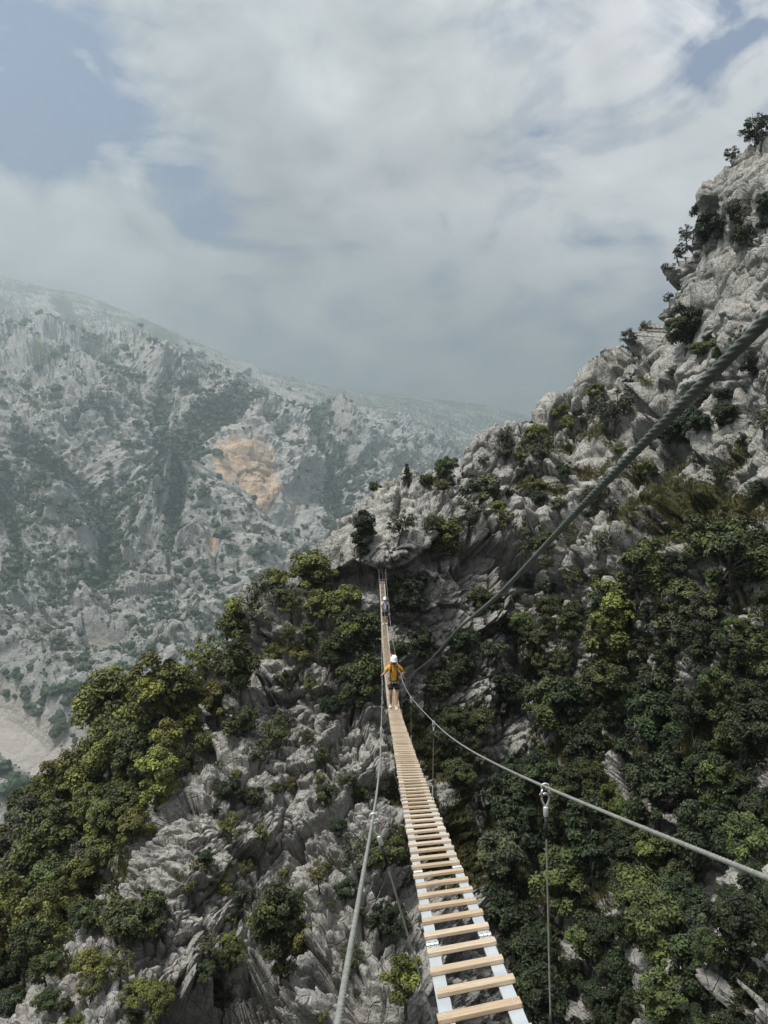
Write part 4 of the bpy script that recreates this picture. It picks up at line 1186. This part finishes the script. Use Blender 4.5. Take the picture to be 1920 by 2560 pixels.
# the safety line the walkers are clipped to
life = spline([(-3.2, .29, 1.06), (.65, .337, .170), (1.35, .347, -.005), (2.2, .357, -.23), (3.5, .373, -.534), (5.2, .391, -.97), (10.2, .452, -2.18), (17, .55, -3.82), (22, .60, -4.93), (24.55, .625, -5.375)])
pts = np.concatenate([cable_pts(life, -3.2, 24.55, .0032), [(.50, 24.72, -5.33), (.40, 24.80, -5.20), (.325, 24.86, -5.02), (.30, 25.1, -4.97), (.29, 25.5, -5.0)]])
l2 = spline([(25.5, .29, -5.0), (32, .17, -5.78), (42, .045, -6.10), (48, .015, -5.72), (54, -.10, -4.85), (59.6, -.19, -3.95)])
ds = np.linspace(26, 59.6, 90); q = l2(ds)
pts = np.concatenate([pts, np.stack([q[:, 0], ds, q[:, 1]], 1)])
mb = MB(); mb.tube(pts, np.interp(pts[:, 1], [0, 6, 20, 60], [.0063, .0068, .0092, .0105]), 30, lobes=(6, .105))
tag(mb.build('safety_cable', M['cable_dark'], smooth=True), 'thick twisted steel safety cable sweeping down from above the frame to the walkers', 'cable')
# ------------------------------------------------------------------ people
def skin_body(name, chain, mat, parent=None, sub=2):
    """chain: list of (id, parent id, xyz, (rx, ry)) -> one continuous mesh grown round the skeleton"""
    ids = [c[0] for c in chain]
    vs = [c[2] for c in chain]
    es = [(ids.index(c[1]), i) for i, c in enumerate(chain) if c[1] is not None]
    me = bpy.data.meshes.new(name); me.from_pydata(vs, es, [])
    o = bpy.data.objects.new(name, me); COL.objects.link(o)
    sk = o.modifiers.new('skin', 'SKIN')
    for i, c in enumerate(chain):
        sv = me.skin_vertices[0].data[i]
        r_ = c[3] if hasattr(c[3], '__len__') else (c[3], c[3])
        sv.radius = r_
        sv.use_root = (c[1] is None)
    o.modifiers.new('sub', 'SUBSURF').levels = sub
    bpy.context.view_layer.update()
    dg = bpy.context.evaluated_depsgraph_get()
    m2 = bpy.data.meshes.new_from_object(o.evaluated_get(dg))
    bpy.data.objects.remove(o)
    m2.materials.clear(); m2.materials.append(mat)
    m2.polygons.foreach_set('use_smooth', [True] * len(m2.polygons))
    o = bpy.data.objects.new(name, m2); COL.objects.link(o)
    if parent: o.parent = parent
    return o


def fingers(prefix, wrist, palm, out, curl, thumb_dir):
    """five bent fingers rooted in the palm, closed round the cable"""
    wrist, palm, out, curl, th = map(np.array, (wrist, palm, out, curl, thumb_dir))
    fwd = palm - wrist; fwd /= np.linalg.norm(fwd)
    r_ = []
    for k, ln in enumerate((.070, .078, .073, .058)):
        b = palm + out * (k - 1.5) * .019
        m_ = b + fwd * ln * .5 + curl * .004
        e = m_ + fwd * ln * .18 + curl * ln * .42
        f_ = e - fwd * ln * .22 + curl * ln * .18
        r_ += [(f'{prefix}{k}a', prefix + 'p', tuple(b + fwd * .02), .0105), (f'{prefix}{k}b', f'{prefix}{k}a', tuple(m_), .0095), (f'{prefix}{k}c', f'{prefix}{k}b', tuple(e), .0088), (f'{prefix}{k}d', f'{prefix}{k}c', tuple(f_), .0075)]
    b = wrist + (palm - wrist) * .45 + th * .03
    r_ += [(prefix + 't1', prefix + 'w', tuple(b), .012), (prefix + 't2', prefix + 't1', tuple(b + th * .02 + fwd * .03), .0105), (prefix + 't3', prefix + 't2', tuple(b + th * .016 + fwd * .055 + curl * .012), .009)]
    return r_


def person(loc, label, J, shirt, shorts, helmet, strap, shoes_mat, big):
    root = empty('person', loc)
    tag(root, label, 'person')
    ch = [('pel', None, (0, 0, .92), (.13, .10)), ('sp', 'pel', (0, .0, 1.10), (.125, .095)), ('che', 'sp', (0, .01, 1.30), (.155, .105)), ('nb', 'che', (0, .0, 1.43), (.075, .07)),
          ('nk', 'nb', (0, -.03, 1.49), .055), ('jaw', 'nk', (0, -.075, 1.545), (.062, .072)), ('hd', 'jaw', (0, -.075, 1.62), (.078, .092)), ('crown', 'hd', (0, -.06, 1.685), (.072, .082)),
          ('nose', 'jaw', (0, -.155, 1.565), .014), ('earL', 'hd', (-.085, -.06, 1.60), .016), ('earR', 'hd', (.085, -.06, 1.60), .016)]
    for sgn, tg_ in ((-1, 'L'), (1, 'R')):
        j = J[tg_]
        ch += [('hip' + tg_, 'pel', (sgn * .095, 0, .86), (.09, .095)), ('kn' + tg_, 'hip' + tg_, j['knee'], (.056, .060)), ('cf' + tg_, 'kn' + tg_, tuple(np.array(j['knee']) * .6 + np.array(j['ank']) * .4 + np.array([0, .015, 0])), (.054, .058)),
               ('an' + tg_, 'cf' + tg_, j['ank'], .036), ('to' + tg_, 'an' + tg_, tuple(np.array(j['ank']) + np.array([sgn * .02, -.15, -.05])), (.035, .025)),
               ('sh' + tg_, 'che', (sgn * .17, 0, 1.385), .062), ('el' + tg_, 'sh' + tg_, j['elb'], .042), ('fa' + tg_, 'el' + tg_, tuple(np.array(j['elb']) * .62 + np.array(j['wri']) * .38), .040),
               (tg_ + 'w', 'fa' + tg_, j['wri'], (.026, .021)), (tg_ + 'p', tg_ + 'w', j['palm'], (.038, .018))]
        ch += fingers(tg_, j['wri'], j['palm'], np.array([0, 1.0, 0]) if abs(j['palm'][0] - j['wri'][0]) > .03 else np.array([0, 1.0, 0]), np.array([0, 0, -1.0]), np.array([-sgn * .6, -.6, .3]))
    skin_body('body', ch, M['skin'], root, 2)
    # clothes
    cl = [('c', None, (0, .01, 1.28), (.178, .130)), ('s', 'c', (0, .0, 1.08), (.152, .122)), ('w', 's', (0, 0, .90), (.165, .130)), ('h', 'w', (0, 0, .82), (.168, .132)), ('n', 'c', (0, 0, 1.435), (.098, .088))]
    for sgn, tg_ in ((-1, 'L'), (1, 'R')):
        e = np.array(J[tg_]['elb']); s_ = np.array((sgn * .178, 0, 1.385))
        cl += [('s' + tg_, 'c', tuple(s_), .083), ('m' + tg_, 's' + tg_, tuple(s_ + (e - s_) * .5), .070), ('e' + tg_, 'm' + tg_, tuple(s_ + (e - s_) * .80), .066)]
    skin_body('shirt', cl, shirt, root, 2)
    sc_ = [('p', None, (0, 0, .86), (.168, .130)), ('w', 'p', (0, 0, .95), (.150, .120))]
    for sgn, tg_ in ((-1, 'L'), (1, 'R')):
        k_ = np.array(J[tg_]['knee']); h_ = np.array((sgn * .095, 0, .82))
        sc_ += [('h' + tg_, 'p', tuple(h_), (.108, .112)), ('m' + tg_, 'h' + tg_, tuple(h_ + (k_ - h_) * .42), (.100, .104)), ('e' + tg_, 'm' + tg_, tuple(h_ + (k_ - h_) * J['short']), (.098, .100))]
    skin_body('shorts', sc_, shorts, root, 2)
    for sgn, tg_ in ((-1, 'L'), (1, 'R')):
        a = np.array(J[tg_]['ank'])
        skin_body('shoe', [('h', None, tuple(a + [0, .02, -.030]), (.046, .050)), ('t', 'h', tuple(a + [0, .01, .03]), (.044, .048)), ('m', 'h', tuple(a + [sgn * .012, -.085, -.045]), (.048, .038)), ('e', 'm', tuple(a + [sgn * .022, -.175, -.055]), (.044, .028))], shoes_mat, root, 2)
        so_ = MB()
        so_.box(a + [sgn * .012, -.065, -.082], (.050, 0, 0), (sgn * .010, .135, 0), (0, 0, .010))
    # helmet: a shell with a brim, vents as ridges
    hm_ = MB(); nseg = 28
    prof = [(.124, 1.632), (.138, 1.628), (.140, 1.638), (.132, 1.648), (.130, 1.69), (.118, 1.735), (.090, 1.772), (.050, 1.792), (.0, 1.798)]
    vs = []
    for r_, z in prof:
        for k in range(nseg):
            a = k / nseg * 2 * math.pi
            rr = r_ * (1 + (.025 * math.cos(a * 5) if .03 < r_ < .125 and z > 1.66 else 0))
            vs.append((rr * math.cos(a) * .90, -.066 + rr * math.sin(a) * 1.08 - (.03 * max(0, -math.sin(a)) if z < 1.65 else 0), z + (.012 * math.sin(a) if z < 1.66 else 0)))
    fs = [(i * nseg + k, i * nseg + (k + 1) % nseg, (i + 1) * nseg + (k + 1) % nseg, (i + 1) * nseg + k) for i in range(len(prof) - 1) for k in range(nseg)]
    hm_.add(vs, fs)
    ho = hm_.build('helmet', helmet, root, smooth=True)
    # tilt the helmet forward with the bowed head
    ho.rotation_euler = (R(J.get('nod', 0)), 0, 0)
    piv = Vector((0, -.066, 1.62)); ho.location = piv - Matrix.Rotation(R(J.get('nod', 0)), 3, 'X') @ piv
    cs_ = MB()
    for e in (-1, 1):
        cs_.tube([(e * .112, -.07, 1.64), (e * .085, -.10, 1.56), (e * .03, -.125, 1.505), (0, -.128, 1.50)], .007, 6)
    cs_.build('chin_strap', M['webbing'], root, smooth=True)
    ha = skin_body('hair', [('a', None, (0, -.02, 1.63), (.094, .085)), ('b', 'a', (0, .02, 1.55), (.085, .055)), ('c', 'b', (0, .03, 1.49), (.06, .035))], M['hair'], root, 2)
    ey = MB()
    for e in (-1, 1):
        ey.tube([(e * .032, -.158, 1.607), (e * .032, -.168, 1.607)], [.011, .007], 8)
    ey.build('eye', M['hair'], root, smooth=True)
    mo = MB(); mo.tube([(-.026, -.140, 1.527), (0, -.149, 1.524), (.026, -.140, 1.527)], [.004, .007, .004], 6)
    mo.build('mouth', M['red'], root, smooth=True)
    # climbing harness: belt, shoulder straps, leg loops
    hr = MB()
    def ring(cx, cz, rx, ry, tilt=0.0, w_=.022, y0=0.0):
        pts = [(cx + rx * math.cos(a), y0 + ry * math.sin(a), cz + tilt * math.sin(a)) for a in np.linspace(0, 2 * math.pi, 24, endpoint=False)]
        hr.tube(pts, w_, 6, closed=True)
    ring(0, .985, .168, .136, .05, .020)
    for sgn, tg_ in ((-1, 'L'), (1, 'R')):
        k_ = np.array(J[tg_]['knee']); h_ = np.array((sgn * .095, 0, .82)); p_ = h_ + (k_ - h_) * .22
        ring(p_[0], p_[2], .116, .120, .03, .015, p_[1])
        hr.tube([(sgn * .10, -.135, .97), (sgn * .125, -.150, 1.15), (sgn * .118, -.142, 1.30), (sgn * .105, -.085, 1.43), (sgn * .10, .02, 1.45), (sgn * .09, .13, 1.28), (sgn * .05, .14, 1.05)], .019, 6)
        hr.tube([(sgn * .11, -.137, .96), (sgn * .05, -.150, .93), (0, -.155, .915)], .014, 6)
    hr.build('harness', strap, root, smooth=True)
    ca = MB()
    for e in (-.04, .05):
        ca.tube([(e + .012 * math.cos(a), -.165, .90 - .026 * math.sin(a) - .02) for a in np.linspace(0, 6.283, 14, endpoint=False)], .0055, 6, closed=True)
    ca.build('carabiner', M['zinc'], root, smooth=True)
    if big:
        rs = MB()
        rs.tube([(-.075, -.165, 1.22), (-.085, -.175, 1.40), (-.085, -.165, 1.58), (-.080, -.12, 1.78), (-.055, -.06, 1.84)], .018, 8)
        rs.build('lanyard', M['red'], root, smooth=True)
        bp_ = MB()
        bp_.bevel_box((0, .20, 1.22), (.13, 0, 0), (0, .07, 0), (0, 0, .2), .04)
        bp_.build('backpack', M['black'], root, smooth=False)
    return root


cY = frame(24.95)
yl = person(tuple(map(float, cY[0] + cY[3] * .018 + np.array([-.005, 0, 0]))),
            'walker in a yellow t-shirt, black shorts and white helmet holding both handrail cables', {
    'L': {'knee': (-.10, -.05, .48), 'ank': (-.10, .06, .09), 'elb': (-.305, -.02, 1.19), 'wri': (-.375, -.06, 1.125), 'palm': (-.395, -.07, 1.125)},
    'R': {'knee': (.115, -.05, .48), 'ank': (.075, -.12, .09), 'elb': (.325, .04, 1.20), 'wri': (.270, -.06, 1.145), 'palm': (.255, -.09, 1.128)},
    'short': .62, 'nod': 14}, M['yellow'], M['black'], M['white'], M['webbing'], M['shoe'], True)
cW = frame(47.6)
wp = person(tuple(map(float, cW[0] + cW[3] * .018 + np.array([.03, 0, 0]))),
            'distant walker in a pale grey t-shirt, black shorts and cream helmet farther along the planks', {
    'L': {'knee': (-.09, -.04, .48), 'ank': (-.085, -.04, .09), 'elb': (-.24, .0, 1.15), 'wri': (-.25, -.10, 1.08), 'palm': (-.255, -.13, 1.07)},
    'R': {'knee': (.09, -.05, .48), 'ank': (.08, .08, .09), 'elb': (.27, .0, 1.17), 'wri': (.265, -.10, 1.09), 'palm': (.262, -.13, 1.08)},
    'short': .88, 'nod': 8}, M['greyshirt'], M['black'], M['cream'], M['webbing'], M['shoe'], False)

# ------------------------------------------------------------------ haze between here and the mountains
hz, nh, oh = new_mat('haze_air')
vol = nh('ShaderNodeVolumePrincipled', ins={'Color': C4(.59, .695, .74), 'Density': .00035, 'Anisotropy': .6})
nh.t.links.new(vol.outputs[0], oh.inputs['Volume'])
zmax = float(fV[:, 2].max()) + 40
hb = MB(); hb.box((0, 3500, (zmax - 441.5) / 2), (7900, 0, 0), (0, 4500, 0), (0, 0, (zmax + 441.5) / 2))
tag(hb.build('haze', hz), 'thin pale mountain haze filling the valley', 'haze', kind='stuff')

# ------------------------------------------------------------------ sky, sun, camera
SUN_EL, SUN_AZ = R(65), R(-118)              # azimuth measured clockwise from +Y (forwards)
w = bpy.data.worlds.new('World'); SC.world = w
w.use_nodes = True
w.node_tree.nodes.clear()
n = N(w.node_tree)
wo = n('ShaderNodeOutputWorld')
sky = n('ShaderNodeTexSky', sky_type='NISHITA', sun_disc=False, sun_elevation=SUN_EL, sun_rotation=SUN_AZ, air_density=1.0, dust_density=1.5, ozone_density=1.5, altitude=600)
tc = n('ShaderNodeTexCoord').outputs['Generated']
nv = n('ShaderNodeVectorMath', operation='NORMALIZE', ins={0: tc}).outputs[0]
sp = n('ShaderNodeSeparateXYZ', ins={0: nv})
zc = n.math('ADD', n.math('MAXIMUM', sp.outputs[2], 0.0), .22)
pl = n('ShaderNodeCombineXYZ', ins={0: n.math('DIVIDE', sp.outputs[0], zc), 1: n.math('DIVIDE', sp.outputs[1], zc), 2: 0.0}).outputs[0]


def lobe(x, y, inner, outer):
    d = Vector(at(x, y, 1.0)).normalized()
    dt = n('ShaderNodeVectorMath', operation='DOT_PRODUCT', ins={0: nv, 1: d}).outputs['Value']
    return n('ShaderNodeMapRange', interpolation_type='SMOOTHSTEP', ins={0: dt, 1: math.cos(R(outer)), 2: math.cos(R(inner)), 3: 0.0, 4: 1.0}).outputs[0]


def total(items):
    r = None
    for a, k in items:
        a = n.math('MULTIPLY', a, k)
        r = a if r is None else n.math('ADD', r, a)
    return r


dv = n('ShaderNodeMapping', ins={'Vector': nv, 'Rotation': (R(20), R(-28), R(15)), 'Scale': (1.0, 1.0, 1.35)}).outputs[0]
c1 = n.noise(dv, 3.4, 9, .50, .9)
c2 = n.noise(dv, 8.5, 8, .55, 1.1)
c4 = n.noise(n('ShaderNodeMapping', ins={'Vector': nv, 'Rotation': (R(10), R(40), R(0)), 'Scale': (.7, 1.0, 1.7)}).outputs[0], 5.5, 9, .56, 1.3)
c3 = n.noise(pl, .55, 5, .5, .2)
hole = total([(lobe(330, 340, 0, 9), .62), (lobe(450, 450, 0, 6), .45), (lobe(150, 190, 0, 8), .5), (lobe(30, 280, 0, 6), .35), (lobe(1770, 45, 0, 6), .6), (lobe(1250, -40, 0, 5), .35), (lobe(-200, 200, 2, 12), .3), (lobe(820, 160, 1, 16), -.5), (lobe(150, 620, 1, 10), -.6)])
hm = n.ramp(n.math('ADD', hole, n.math('MULTIPLY_ADD', n.math('SUBTRACT', .5, c4), 4.2, n.math('MULTIPLY', n.math('SUBTRACT', .5, c2), 2.6))), [(.06, 0), (.62, .42), (1.25, .97)])
# cloud brightness
br = n.math('MULTIPLY_ADD', n.math('SUBTRACT', c1, .5), 11.0, n.math('MULTIPLY_ADD', n.math('SUBTRACT', c2, .5), 6.0, n.math('MULTIPLY_ADD', n.math('SUBTRACT', c4, .5), 5.5, 4.7)))
br = n.math('ADD', br, total([(lobe(1800, 250, 2, 17), 2.2), (lobe(1560, 520, 1, 13), .8), (lobe(1150, 120, 2, 14), .2), (lobe(180, 520, 1, 11), 1.1), (lobe(900, 950, 2, 18), -.5), (lobe(20, 720, 1, 12), .3), (lobe(620, 200, 2, 15), -.2)]))
zen = n('ShaderNodeMapRange', interpolation_type='SMOOTHSTEP', ins={0: sp.outputs[2], 1: .56, 2: .95, 3: 1.0, 4: 2.4}).outputs[0]  # overhead cloud brightened above the view, added as fill light
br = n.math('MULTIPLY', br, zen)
warm = n.ramp(c3, [(.38, (.95, .985, .99)), (.6, (1.08, 1.0, 1.025))])
cl = n.mix(1.0, n('ShaderNodeCombineColor', ins={0: br, 1: br, 2: br}).outputs[0], warm, 'MULTIPLY')
blue = n.mix(.85, n.mix(1.0, sky.outputs[0], C4(.75, .72, .68), 'MULTIPLY'), C4(.3, .85, 3.1))
skyc = n.mix(hm, cl, blue)
gnd = n('ShaderNodeMapRange', ins={0: sp.outputs[2], 1: -.04, 2: .0, 3: 0.0, 4: 1.0}).outputs[0]
skyc = n.mix(gnd, C4(.5, .55, .5), skyc)
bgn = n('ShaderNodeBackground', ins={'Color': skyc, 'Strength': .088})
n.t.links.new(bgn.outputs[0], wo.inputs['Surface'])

sl = bpy.data.lights.new('sun', 'SUN')
sl.energy = 5.0; sl.angle = R(15); sl.color = (1.0, .955, .89)
so = bpy.data.objects.new('sun', sl); COL.objects.link(so)
sd = Vector((math.sin(SUN_AZ) * math.cos(SUN_EL), math.cos(SUN_AZ) * math.cos(SUN_EL), math.sin(SUN_EL)))
so.rotation_euler = (-sd).to_track_quat('-Z', 'Y').to_euler()
so.location = (0, 0, 40)

cd = bpy.data.cameras.new('camera')
cd.sensor_fit = 'VERTICAL'; cd.sensor_height = 36.0; cd.sensor_width = 27.0
cd.lens = F / 2560 * 36.0
cd.clip_start = .05; cd.clip_end = 30000
co = bpy.data.objects.new('camera', cd); COL.objects.link(co)
co.rotation_euler = (R(90), 0, 0)
SC.camera = co

SC.view_settings.view_transform = 'Standard'
SC.view_settings.look = 'None'
SC.view_settings.exposure = 0.5
SC.view_settings.gamma = 1.0
SC.render.engine = 'CYCLES'
cy = SC.cycles
cy.max_bounces = 5; cy.diffuse_bounces = 2; cy.glossy_bounces = 2; cy.transmission_bounces = 2; cy.transparent_max_bounces = 4; cy.volume_bounces = 1
cy.use_denoising = True
try:
    cy.denoiser = 'OPENIMAGEDENOISE'; cy.denoising_prefilter = 'NONE'; cy.denoising_input_passes = 'RGB_ALBEDO_NORMAL'
except Exception:
    pass
cy.caustics_reflective = False; cy.caustics_refractive = False
